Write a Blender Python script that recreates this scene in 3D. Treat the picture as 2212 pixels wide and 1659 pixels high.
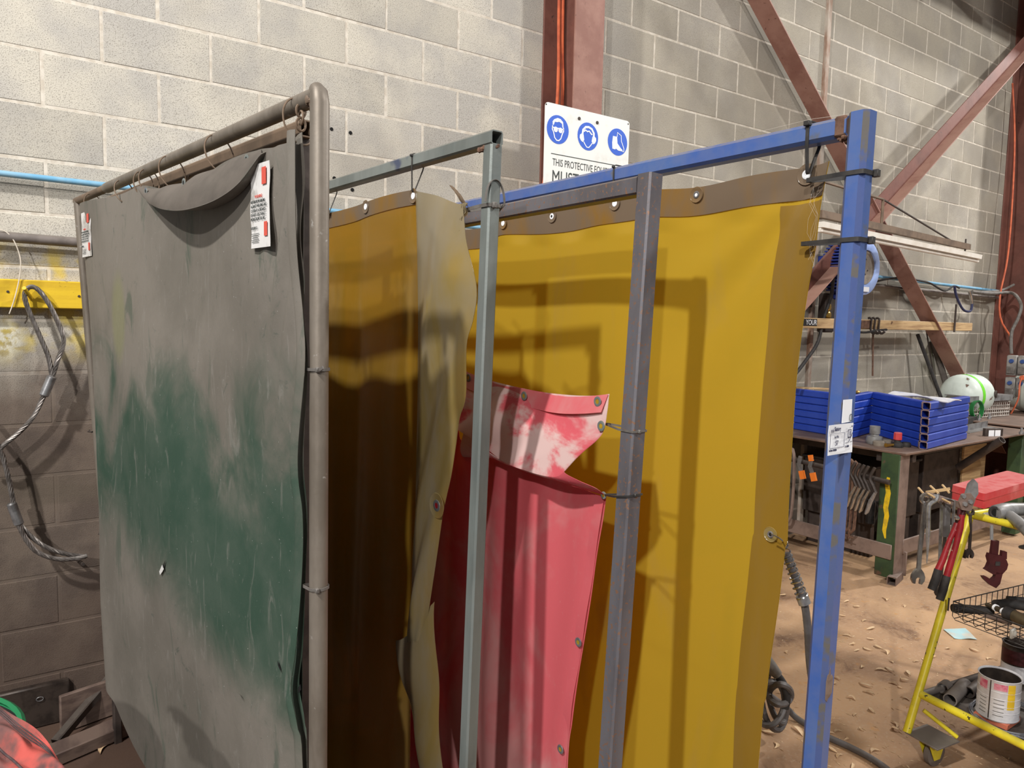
import bpy, bmesh, math, random
from mathutils import Vector as V, Matrix as M
random.seed(7)
R = math.radians
sc = bpy.context.scene
for o in list(bpy.data.objects): bpy.data.objects.remove(o)
COL = sc.collection

# ------------------------------------------------------------ camera (wall plane y=0, floor z=0)
F = 1585.36
CR, CU, CF = V((0.81669008, -0.5766817, 0.02134317)), V((0.0334572, 0.08423966, 0.99588368)), V((0.57610583, 0.81261424, -0.08809185))
CP = V((-0.38399232, -3.3339169, 1.6425662))
cd = bpy.data.cameras.new('camera'); cam = bpy.data.objects.new('camera', cd); COL.objects.link(cam)
cd.sensor_width = 36; cd.lens = F/2212*36; cd.clip_start = .02
m = M.Identity(4)
for i in range(3):
    m[i][0] = CR[i]; m[i][1] = CU[i]; m[i][2] = -CF[i]; m[i][3] = CP[i]
cam.matrix_world = m
sc.camera = cam
sc.view_settings.view_transform = 'Standard'; sc.view_settings.look = 'None'
sc.view_settings.gamma = 1; sc.view_settings.use_curve_mapping = False
sc.view_settings.exposure = 0.0
w = bpy.data.worlds.new('world'); sc.world = w; w.use_nodes = True
w.node_tree.nodes['Background'].inputs[0].default_value = (.95, .97, 1, 1)
w.node_tree.nodes['Background'].inputs[1].default_value = .22

def lamp(name, loc, power, size, col=(1, .97, .93)):
    l = bpy.data.lights.new(name, 'POINT'); l.energy = power; l.shadow_soft_size = size; l.color = col
    o = bpy.data.objects.new(name, l); COL.objects.link(o); o.location = loc
lamp('bay_and_fill_lamp', (-4.0, -3.4, 6.5), 2000, .12)
lamp('bay_and_fill_lamp', (-8.0, -9.5, 7.2), 3000, .16)
lamp('bay_and_fill_lamp', (11.5, -2.6, 6.8), 2300, .2)
lamp('bay_and_fill_lamp', (5.5, -7.0, 7.2), 1500, .25)  # fill lamp added to lift the shade, not a known fixture
bpy.data.lights['bay_and_fill_lamp'].use_shadow = True

# ------------------------------------------------------------ helpers: a pixel ray met with a real plane
def ray(x, y): return CF + CR*((x-1106)/F) - CU*((y-829.5)/F)
def py(x, y, Y=0.): d = ray(x, y); return CP + d*((Y-CP.y)/d.y)
def pz(x, y, Z=0.): d = ray(x, y); return CP + d*((Z-CP.z)/d.z)
def pd(x, y, D): return CP + ray(x, y)*D
def pl(x, y, P, D):
    n = V((-D.y, D.x, 0)); d = ray(x, y); return CP + d*(n.dot(P-CP)/n.dot(d))
def dirz(a): return V((math.sin(R(a)), math.cos(R(a)), 0))
def depth(p): return (p-CP).dot(CF)

# ------------------------------------------------------------ materials
MATS = {}
def _n(nt, t, **kw):
    n = nt.nodes.new(t)
    for k, v in kw.items(): setattr(n, k, v)
    return n
def c4(c): return (c[0], c[1], c[2], 1)
def srgb(r, g, b):
    f = lambda v: (v/255/12.92) if v/255 <= .04045 else ((v/255+.055)/1.055)**2.4
    return (f(r), f(g), f(b))
def noise(nt, vec, scale, detail=5, rough=.6, dist=0, stretch=None):
    if stretch:
        mp = _n(nt, 'ShaderNodeMapping'); mp.inputs['Scale'].default_value = stretch
        nt.links.new(vec, mp.inputs[0]); vec = mp.outputs[0]
    n = _n(nt, 'ShaderNodeTexNoise'); n.inputs['Scale'].default_value = scale; n.inputs['Detail'].default_value = detail
    n.inputs['Roughness'].default_value = rough; n.inputs['Distortion'].default_value = dist
    nt.links.new(vec, n.inputs['Vector']); return n.outputs['Fac']
def mrange(nt, v, a, b, lo=0., hi=1., smooth=True):
    r = _n(nt, 'ShaderNodeMapRange', interpolation_type='SMOOTHSTEP' if smooth else 'LINEAR')
    for k, x in zip(('From Min', 'From Max', 'To Min', 'To Max'), (a, b, lo, hi)): r.inputs[k].default_value = x
    nt.links.new(v, r.inputs['Value']); return r.outputs[0]
def math_(nt, op, a, b=None):
    n = _n(nt, 'ShaderNodeMath', operation=op)
    for i, x in enumerate((a, b)):
        if x is None: continue
        if isinstance(x, (int, float)): n.inputs[i].default_value = x
        else: nt.links.new(x, n.inputs[i])
    return n.outputs[0]
def mixc(nt, fac, a, b):
    n = _n(nt, 'ShaderNodeMix', data_type='RGBA')
    if isinstance(fac, (int, float)): n.inputs[0].default_value = fac
    else: nt.links.new(fac, n.inputs[0])
    for i, x in ((6, a), (7, b)):
        if isinstance(x, tuple): n.inputs[i].default_value = c4(x)
        else: nt.links.new(x, n.inputs[i])
    return n.outputs[2]
def base(name):
    m = bpy.data.materials.new(name); m.use_nodes = True; nt = m.node_tree
    b = nt.nodes['Principled BSDF']; MATS[name] = m; return m, nt, b
def coords(nt, world=False):
    if world: return _n(nt, 'ShaderNodeNewGeometry').outputs['Position']
    return _n(nt, 'ShaderNodeTexCoord').outputs['Object']
def bump(nt, b, h, strength=.3, dist=.002):
    n = _n(nt, 'ShaderNodeBump'); n.inputs['Strength'].default_value = strength; n.inputs['Distance'].default_value = dist
    nt.links.new(h, n.inputs['Height']); nt.links.new(n.outputs[0], b.inputs['Normal'])
def pm(name, c1, c2=None, rough=.6, metal=0., scale=12., lo=.4, hi=.65, spots=None, dust=0., dustc=(.22, .19, .16), bmp=.15, bs=60., stretch=None, rnd=0., spec=.4, sscale=40., slo=.6, shi=.66, tr=0.):
    m, nt, b = base(name)
    vec = coords(nt)
    col = c1
    if c2: col = mixc(nt, mrange(nt, noise(nt, vec, scale, stretch=stretch), lo, hi), c1, c2)
    if spots: col = mixc(nt, mrange(nt, noise(nt, vec, sscale, 3), slo, shi), col, spots)
    if rnd:
        oi = _n(nt, 'ShaderNodeObjectInfo'); h = _n(nt, 'ShaderNodeHueSaturation')
        nt.links.new(mrange(nt, oi.outputs['Random'], 0, 1, 1-rnd, 1+rnd, False), h.inputs['Value'])
        if isinstance(col, tuple): h.inputs['Color'].default_value = c4(col)
        else: nt.links.new(col, h.inputs['Color'])
        col = h.outputs[0]
    if dust:
        g = _n(nt, 'ShaderNodeNewGeometry'); s = _n(nt, 'ShaderNodeSeparateXYZ'); nt.links.new(g.outputs['Normal'], s.inputs[0])
        up = mrange(nt, s.outputs[2], .35, .9)
        f = math_(nt, 'MULTIPLY', math_(nt, 'ADD', math_(nt, 'MULTIPLY', up, .75), .25), math_(nt, 'MULTIPLY', mrange(nt, noise(nt, vec, 25), .3, .6, .4, 1), dust))
        col = mixc(nt, f, col, dustc)
    if isinstance(col, tuple): b.inputs['Base Color'].default_value = c4(col)
    else: nt.links.new(col, b.inputs['Base Color'])
    b.inputs['Roughness'].default_value = rough; b.inputs['Metallic'].default_value = metal
    b.inputs['Specular IOR Level'].default_value = spec
    if tr: b.inputs['Transmission Weight'].default_value = tr
    if bmp: bump(nt, b, noise(nt, vec, bs, 4), bmp)
    return m

def concrete(name, block=True):
    m, nt, b = base(name); pos = coords(nt, True)
    sp = _n(nt, 'ShaderNodeSeparateXYZ'); nt.links.new(pos, sp.inputs[0])
    X, Z = sp.outputs[0], sp.outputs[2]
    if block:
        c = mixc(nt, mrange(nt, noise(nt, pos, 2.3, 4), .38, .62), srgb(182, 178, 171), srgb(202, 196, 183))
        oi = _n(nt, 'ShaderNodeObjectInfo'); h = _n(nt, 'ShaderNodeHueSaturation')
        nt.links.new(mrange(nt, oi.outputs['Random'], 0, 1, .88, 1.08, False), h.inputs['Value']); nt.links.new(c, h.inputs['Color']); c = h.outputs[0]
        c = mixc(nt, mrange(nt, noise(nt, pos, 240, 2, .7), .52, .64, 0, .6), c, srgb(112, 106, 98))
        c = mixc(nt, mrange(nt, noise(nt, pos, 1.1, 3), .5, .72, 0, .45), c, srgb(128, 122, 116))
    else:
        c = mixc(nt, mrange(nt, noise(nt, pos, 20, 3), .4, .6), srgb(214, 207, 195), srgb(196, 187, 173))
    # grime of the right-hand bay
    gx = math_(nt, 'MULTIPLY', mrange(nt, X, 2.2, 3.2, 0, .62 if block else .25), mrange(nt, noise(nt, pos, .9, 4), .3, .6, .45, 1))
    c = mixc(nt, gx, c, srgb(124, 116, 101))
    # soot, dirt and painted-in shade low on the left bay behind the sling
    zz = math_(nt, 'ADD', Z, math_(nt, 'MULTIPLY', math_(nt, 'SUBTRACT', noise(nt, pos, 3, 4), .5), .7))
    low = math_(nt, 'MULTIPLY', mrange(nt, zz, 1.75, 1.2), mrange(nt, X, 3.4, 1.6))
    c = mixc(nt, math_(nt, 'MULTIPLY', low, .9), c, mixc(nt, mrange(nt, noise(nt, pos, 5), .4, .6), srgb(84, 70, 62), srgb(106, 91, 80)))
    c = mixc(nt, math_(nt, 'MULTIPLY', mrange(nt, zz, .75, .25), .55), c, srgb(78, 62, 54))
    # yellow overspray round the painted board
    ys = math_(nt, 'MULTIPLY', math_(nt, 'MULTIPLY', mrange(nt, Z, 1.40, 1.55), mrange(nt, Z, 1.93, 1.82)), mrange(nt, X, .2, -.02))
    c = mixc(nt, math_(nt, 'MULTIPLY', math_(nt, 'MULTIPLY', ys, mrange(nt, noise(nt, pos, 7, 3), .45, .62)), .75), c, srgb(208, 184, 70))
    # white splash
    d = _n(nt, 'ShaderNodeVectorMath', operation='DISTANCE'); nt.links.new(pos, d.inputs[0]); d.inputs[1].default_value = (-.36, 0, 1.53)
    c = mixc(nt, math_(nt, 'MULTIPLY', mrange(nt, d.outputs['Value'], .1, .03), mrange(nt, noise(nt, pos, 30), .4, .55)), c, srgb(225, 222, 205))
    # rubbed dark bands on the right wall
    c = mixc(nt, math_(nt, 'MULTIPLY', mrange(nt, noise(nt, pos, 1.5, 4, stretch=(.3, 1, 2.5)), .52, .64, 0, .55), mrange(nt, Z, 1.75, 1.2)), c, srgb(96, 87, 76))
    nt.links.new(c, b.inputs['Base Color']); b.inputs['Roughness'].default_value = .93; b.inputs['Specular IOR Level'].default_value = .15
    bump(nt, b, noise(nt, pos, 240, 3, .7), .7 if block else .3, .0022)
    return m
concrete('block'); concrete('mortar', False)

def floor_mat():
    m, nt, b = base('floor'); pos = coords(nt, True)
    c = mixc(nt, mrange(nt, noise(nt, pos, 1.6, 6), .35, .65), srgb(192, 156, 120), srgb(162, 130, 102))
    c = mixc(nt, mrange(nt, noise(nt, pos, 3.2, 6, .7, .6), .52, .68, 0, .8), c, srgb(112, 84, 66))
    c = mixc(nt, mrange(nt, noise(nt, pos, 9, 5), .60, .72, 0, .5), c, srgb(196, 142, 76))
    c = mixc(nt, mrange(nt, noise(nt, pos, 60, 3), .5, .75, 0, .4), c, srgb(190, 170, 148))
    sp = _n(nt, 'ShaderNodeSeparateXYZ'); nt.links.new(pos, sp.inputs[0])
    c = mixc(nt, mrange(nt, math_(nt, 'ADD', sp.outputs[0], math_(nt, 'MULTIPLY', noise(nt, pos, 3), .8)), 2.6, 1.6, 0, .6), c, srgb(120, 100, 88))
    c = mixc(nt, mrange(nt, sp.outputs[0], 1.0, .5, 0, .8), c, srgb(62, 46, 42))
    nt.links.new(c, b.inputs['Base Color']); b.inputs['Roughness'].default_value = .75; b.inputs['Specular IOR Level'].default_value = .25
    bump(nt, b, noise(nt, pos, 45, 6, .7), .5, .003)
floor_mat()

def sheet_mat(name, col, tint, dustc, dlo, dhi, dmax, trans=.25, transl=.35, gloss=.06, stretch=(1, 1, .35), scale=5.):
    """thin PVC sheet: scattering amber or red film, part clear, dusty"""
    m = bpy.data.materials.new(name); m.use_nodes = True; nt = m.node_tree; nt.nodes.clear(); MATS[name] = m
    vec = coords(nt)
    dm = math_(nt, 'MULTIPLY', mrange(nt, noise(nt, vec, scale, 5, .6, .4, stretch), dlo, dhi), dmax)
    dm = math_(nt, 'MAXIMUM', dm, mrange(nt, noise(nt, vec, 90, 3), .62, .8, 0, .35*dmax))
    c = mixc(nt, dm, col, dustc)
    df = _n(nt, 'ShaderNodeBsdfDiffuse'); tl = _n(nt, 'ShaderNodeBsdfTranslucent'); tp = _n(nt, 'ShaderNodeBsdfTransparent'); gl = _n(nt, 'ShaderNodeBsdfGlossy')
    nt.links.new(c, df.inputs[0]); nt.links.new(c, tl.inputs[0]); tp.inputs[0].default_value = c4(tint); gl.inputs['Roughness'].default_value = .22
    bp = _n(nt, 'ShaderNodeBump'); bp.inputs['Strength'].default_value = .25; bp.inputs['Distance'].default_value = .004
    nt.links.new(noise(nt, vec, 9, 3, stretch=(1, 1, .4)), bp.inputs['Height'])
    for s in (df, tl, gl): nt.links.new(bp.outputs[0], s.inputs['Normal'])
    def mx(f, a, b):
        n = _n(nt, 'ShaderNodeMixShader')
        if isinstance(f, float): n.inputs[0].default_value = f
        else: nt.links.new(f, n.inputs[0])
        nt.links.new(a, n.inputs[1]); nt.links.new(b, n.inputs[2]); return n.outputs[0]
    s = mx(transl, df.outputs[0], tl.outputs[0])
    tf = math_(nt, 'MULTIPLY', math_(nt, 'SUBTRACT', 1., math_(nt, 'MULTIPLY', dm, .8)), trans)
    s = mx(tf, s, tp.outputs[0])
    lw = _n(nt, 'ShaderNodeFresnel'); lw.inputs[0].default_value = 1.4
    s = mx(math_(nt, 'MULTIPLY', lw.outputs[0], gloss*8), s, gl.outputs[0])
    o = _n(nt, 'ShaderNodeOutputMaterial'); nt.links.new(s, o.inputs[0])
    return m
YEL = srgb(204, 176, 58)
sheet_mat('amber_sheet', YEL, (.75, .42, .02), srgb(172, 142, 92), .55, .75, .4, trans=.28)
sheet_mat('amber_brown', srgb(176, 142, 50), (.7, .38, .03), srgb(165, 140, 100), .45, .75, .55, trans=.42)
sheet_mat('amber_hem', srgb(160, 120, 52), (.6, .4, .1), srgb(130, 114, 98), .28, .54, .92, trans=.1)
sheet_mat('amber_side', srgb(166, 130, 48), (.6, .36, .05), srgb(150, 124, 82), .4, .7, .55, trans=.12)
sheet_mat('clear_flap', srgb(180, 158, 96), (.85, .75, .5), srgb(164, 152, 130), .36, .6, .8, trans=.3, gloss=.12)
sheet_mat('red_sheet', srgb(228, 112, 120), (.7, .05, .05), srgb(218, 172, 168), .42, .64, .7, trans=.06, transl=.3, gloss=.02, stretch=(1, .6, .5), scale=4)
sheet_mat('red_flap', srgb(222, 104, 114), (.7, .05, .05), srgb(224, 205, 200), .42, .56, .85, trans=.04, transl=.25, gloss=.02, stretch=(.6, 1, 2.6), scale=4.5)

def green_cloth(name, dark=1.):
    m, nt, b = base(name); vec = coords(nt); sp = _n(nt, 'ShaderNodeSeparateXYZ'); nt.links.new(vec, sp.inputs[0])
    S, Z = sp.outputs[1], sp.outputs[2]      # local: y runs from the near post to the wall
    n1 = math_(nt, 'MULTIPLY', math_(nt, 'SUBTRACT', noise(nt, vec, 3.2, 5, .6, .8), .5), .9)
    a = mrange(nt, math_(nt, 'ADD', Z, n1), 1.52, 1.2)                                   # upper edge of the rubbed green area
    lowln = math_(nt, 'SUBTRACT', math_(nt, 'SUBTRACT', Z, math_(nt, 'MULTIPLY', S, .16)), math_(nt, 'MULTIPLY', n1, -.45))
    bb = mrange(nt, lowln, .66, .92)
    g = math_(nt, 'MULTIPLY', math_(nt, 'MULTIPLY', a, bb), .92)
    st = mrange(nt, noise(nt, vec, 7, 6, .7, 1.2, (1, 1, .3)), .56, .68, 0, .5)            # scuffs
    g = math_(nt, 'MAXIMUM', g, st)
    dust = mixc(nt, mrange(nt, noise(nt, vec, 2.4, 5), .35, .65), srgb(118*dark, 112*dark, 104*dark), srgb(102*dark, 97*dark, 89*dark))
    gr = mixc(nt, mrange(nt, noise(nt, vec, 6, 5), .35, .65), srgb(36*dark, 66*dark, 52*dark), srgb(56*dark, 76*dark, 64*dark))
    c = mixc(nt, g, dust, gr)
    c = mixc(nt, mrange(nt, noise(nt, vec, 26, 5, .7, 1.5, (1, .8, .22)), .56, .70, 0, .35), c, srgb(134*dark, 130*dark, 124*dark))
    c = mixc(nt, mrange(nt, noise(nt, vec, 11, 6, .75, 2.5), .60, .70, 0, .55), c, srgb(62*dark, 74*dark, 66*dark))
    c = mixc(nt, mrange(nt, noise(nt, vec, 150, 2), .74, .78, 0, .8), c, srgb(176, 176, 172))
    w = _n(nt, 'ShaderNodeTexNoise'); w.inputs['Scale'].default_value = 1.
    d = _n(nt, 'ShaderNodeVectorMath', operation='DISTANCE'); mp = _n(nt, 'ShaderNodeMapping'); mp.inputs['Scale'].default_value = (1, 1, .6)
    nt.links.new(vec, mp.inputs[0]); nt.links.new(mp.outputs[0], d.inputs[0]); d.inputs[1].default_value = (-.16, 1.22, 1.62*.6)
    c = mixc(nt, mrange(nt, d.outputs['Value'], .1, .05, 0, .35), c, srgb(122, 126, 70))
    nt.links.new(c, b.inputs['Base Color']); b.inputs['Roughness'].default_value = .72; b.inputs['Specular IOR Level'].default_value = .35
    bump(nt, b, noise(nt, vec, 22, 6, .7, .5, (1, 1, .5)), .35, .004)
pm('green_lip', srgb(92, 85, 78), srgb(78, 72, 66), .75, 0, 9, dust=.5, dustc=srgb(112, 104, 96), bmp=.3)
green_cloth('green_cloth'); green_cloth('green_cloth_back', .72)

pm('grey_tube', srgb(132, 124, 114), srgb(104, 96, 86), .5, .35, 9, dust=.55, dustc=srgb(140, 126, 112), spots=srgb(160, 156, 150), slo=.68, shi=.74, stretch=(1, 1, .3))
pm('brown_tube', srgb(122, 102, 84), srgb(96, 80, 66), .6, .2, 9, dust=.5, dustc=srgb(140, 122, 104))
pm('teal_steel', srgb(134, 142, 140), srgb(110, 118, 116), .42, .35, 7, dust=.6, dustc=srgb(132, 124, 112), spots=srgb(70, 82, 112), sscale=6, slo=.62, shi=.7, stretch=(1, 1, .25))
pm('raw_steel', srgb(114, 114, 122), srgb(92, 90, 96), .45, .35, 6, dust=.6, dustc=srgb(128, 112, 98), spots=srgb(138, 104, 84), sscale=110, slo=.58, shi=.64, stretch=(1, 1, .3))
pm('blue_paint', srgb(50, 88, 160), srgb(64, 98, 158), .35, 0, 7, dust=.8, dustc=srgb(134, 126, 118), spots=srgb(84, 92, 108), sscale=16, slo=.62, shi=.75, stretch=(1, 1, .4))
pm('blue_worn', srgb(78, 90, 128), srgb(62, 82, 140), .5, 0, 5, spots=srgb(96, 92, 88), sscale=18, slo=.5, shi=.62, stretch=(1, 1, .25))
pm('bare', srgb(132, 112, 98), srgb(104, 84, 74), .7, 0, 30)
pm('rust', srgb(112, 84, 68), srgb(84, 60, 50), .85, .1, 30, bmp=.6)
pm('rust_red', srgb(112, 66, 56), srgb(94, 54, 46), .65, 0, 4, dust=.5, dustc=srgb(142, 112, 98), spots=srgb(60, 40, 36), sscale=35, slo=.68, shi=.74)
pm('rust_red_lit', srgb(156, 116, 104), srgb(134, 92, 82), .65, 0, 5, dust=.5, dustc=srgb(160, 130, 112), spots=srgb(96, 62, 54), sscale=35, slo=.66, shi=.74)  # lighter copy of rust_red: light painted onto the lit faces of column and braces
pm('black_plastic', srgb(34, 34, 36), srgb(50, 48, 46), .45, 0, 30, dust=.35)
pm('grey_plastic', srgb(110, 106, 102), srgb(88, 84, 80), .5, 0, 30, dust=.3)
pm('white_sign', srgb(232, 233, 230), srgb(214, 215, 208), .45, 0, 10, lo=.5, hi=.8, bmp=.03)
pm('sign_blue', srgb(52, 98, 205), None, .45, bmp=0)
pm('sign_white', srgb(240, 242, 245), None, .5, bmp=0)
pm('ink', srgb(52, 60, 58), None, .6, bmp=0)
pm('ink_blue', srgb(40, 44, 78), None, .6, bmp=0)
pm('ink_red', srgb(205, 84, 70), None, .6, bmp=0)
pm('paper', srgb(240, 242, 246), None, .6, bmp=0)
pm('label_paper', srgb(214, 212, 210), srgb(160, 156, 150), .5, 0, 18, lo=.5, hi=.7, bmp=.2)
pm('light_blue', srgb(112, 172, 208), srgb(140, 184, 210), .35, 0, 12, dust=.3)
pm('pipe_grey', srgb(120, 112, 108), srgb(98, 90, 86), .6, .1, 12, dust=.6)
pm('yellow_board', srgb(226, 190, 44), srgb(206, 168, 40), .6, 0, 6, stretch=(.3, 1, 4), spots=srgb(120, 98, 34), sscale=30, slo=.66, shi=.74, bmp=.3)
pm('yellow_cart', srgb(226, 208, 40), srgb(204, 186, 44), .4, 0, 10, spots=srgb(40, 38, 32), sscale=45, slo=.66, shi=.69, dust=.2)
pm('steel_rope', srgb(128, 122, 118), srgb(96, 90, 86), .4, .5, 30)
pm('alloy', srgb(168, 168, 170), srgb(128, 126, 126), .35, .7, 20)
pm('chrome', srgb(190, 188, 186), srgb(150, 146, 144), .22, .95, 20, bmp=.03)
pm('dark_steel', srgb(70, 60, 56), srgb(52, 44, 42), .6, .35, 14, dust=.35)
pm('bench_top', srgb(124, 98, 84), srgb(98, 76, 66), .6, .25, 5, dust=.3)
pm('bench_green', srgb(58, 78, 48), srgb(44, 62, 42), .6, 0, 8, spots=srgb(98, 74, 60), sscale=10, slo=.6, shi=.7)
pm('bench_grey', srgb(136, 116, 106), srgb(112, 94, 86), .6, .2, 8, dust=.3)
pm('spray_yellow', srgb(226, 190, 30), srgb(190, 160, 40), .6, 0, 30)
pm('tube_blue', srgb(32, 60, 158), srgb(42, 70, 166), .38, 0, 8, rnd=.12)
pm('tube_edge', srgb(150, 128, 128), srgb(120, 98, 96), .6, .2, 20)
pm('cyl_white', srgb(212, 222, 214), srgb(196, 206, 198), .35, 0, 8, spots=srgb(104, 80, 66), sscale=9, slo=.64, shi=.68)
pm('lime', srgb(110, 208, 50), None, .4, bmp=0)
pm('dark_green', srgb(36, 110, 56), None, .4, bmp=0)
pm('timber', srgb(196, 166, 122), srgb(160, 128, 92), .7, 0, 9, stretch=(.3, 1, 5), spots=srgb(110, 82, 60), sscale=9, slo=.66, shi=.72, bmp=.3)
pm('red_box', srgb(190, 42, 48), srgb(214, 120, 116), .4, 0, 5, lo=.55, hi=.8, dust=.5, dustc=srgb(214, 150, 146))
pm('red_tool', srgb(140, 28, 36), srgb(112, 24, 30), .35, 0, 12, spots=srgb(190, 180, 170), sscale=50, slo=.7, shi=.73)
pm('dark_red', srgb(70, 26, 30), srgb(54, 24, 26), .5, .2, 12)
pm('rubber', srgb(38, 36, 36), srgb(56, 52, 50), .7, 0, 25)
pm('hose_grey', srgb(92, 90, 92), srgb(76, 72, 72), .5, 0, 25, dust=.3)
pm('tool_grey', srgb(132, 132, 132), srgb(98, 96, 96), .45, .2, 12, dust=.3)
pm('orange_cable', srgb(206, 104, 66), srgb(178, 84, 56), .5, bmp=0)
pm('orange_plastic', srgb(222, 118, 40), None, .5, bmp=0)
pm('fluoro_white', srgb(240, 236, 228), srgb(228, 222, 210), .4, 0, 9, bmp=0)
pm('reel_blue', srgb(156, 178, 226), srgb(136, 160, 216), .4, 0, 9)
pm('reel_dark', srgb(40, 56, 130), None, .5, bmp=.1)
pm('reel_grey', srgb(136, 126, 114), srgb(112, 104, 94), .7, 0, 20)
pm('leaf', srgb(214, 186, 150), srgb(188, 152, 112), .8, 0, 30, rnd=.15, bmp=.1)
pm('can_label', srgb(214, 212, 214), srgb(190, 188, 194), .5, .1, 18)
pm('can_pink', srgb(196, 84, 112), srgb(214, 150, 160), .5, 0, 25, bmp=0)
pm('can_dark', srgb(70, 60, 54), srgb(50, 42, 38), .5, .3, 18)
pm('brick_red', srgb(196, 110, 84), srgb(170, 92, 70), .8, 0, 20)
pm('wire_zinc', srgb(190, 192, 198), srgb(150, 150, 156), .3, .8, 30, bmp=0)
pm('red_cloth', srgb(186, 82, 74), srgb(118, 78, 74), .85, 0, 6, lo=.42, hi=.56, spots=srgb(92, 66, 66), sscale=12, slo=.55, shi=.66, bmp=.4, bs=120)
pm('seam_grey', srgb(86, 70, 70), srgb(66, 54, 56), .85, 0, 30)
pm('drum_dark', srgb(58, 60, 58), srgb(46, 48, 46), .4, 0, 9)
pm('drum_green', srgb(34, 120, 76), None, .4, bmp=0)
pm('wood_dark', srgb(112, 94, 84), srgb(84, 68, 62), .8, 0, 9, stretch=(1, .3, 3))
pm('mesh_white', srgb(176, 168, 160), srgb(140, 132, 124), .5, .1, 20, bmp=0)
pm('socket_grey', srgb(150, 148, 144), srgb(124, 120, 116), .5, 0, 15, dust=.4)
pm('knob_blue', srgb(50, 76, 132), None, .4, bmp=0)
pm('rag_white', srgb(206, 204, 206), srgb(170, 176, 196), .8, 0, 12, bmp=.4)
pm('mask_cyan', srgb(176, 214, 220), srgb(206, 200, 186), .8, 0, 10)
pm('olive_metal', srgb(104, 92, 70), srgb(78, 68, 54), .45, .5, 14)
pm('brass', srgb(190, 150, 74), None, .3, .9, bmp=0)
pm('web_white', srgb(214, 204, 190), None, .8, bmp=0)
pm('joint_sealant', srgb(176, 166, 154), srgb(134, 100, 80), .8, 0, 6, stretch=(1, 1, .4))
pm('hole', (.004, .004, .004), None, .9, bmp=0)
pm('clear_plastic', srgb(200, 196, 186), None, .2, bmp=.1, tr=.5)

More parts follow.
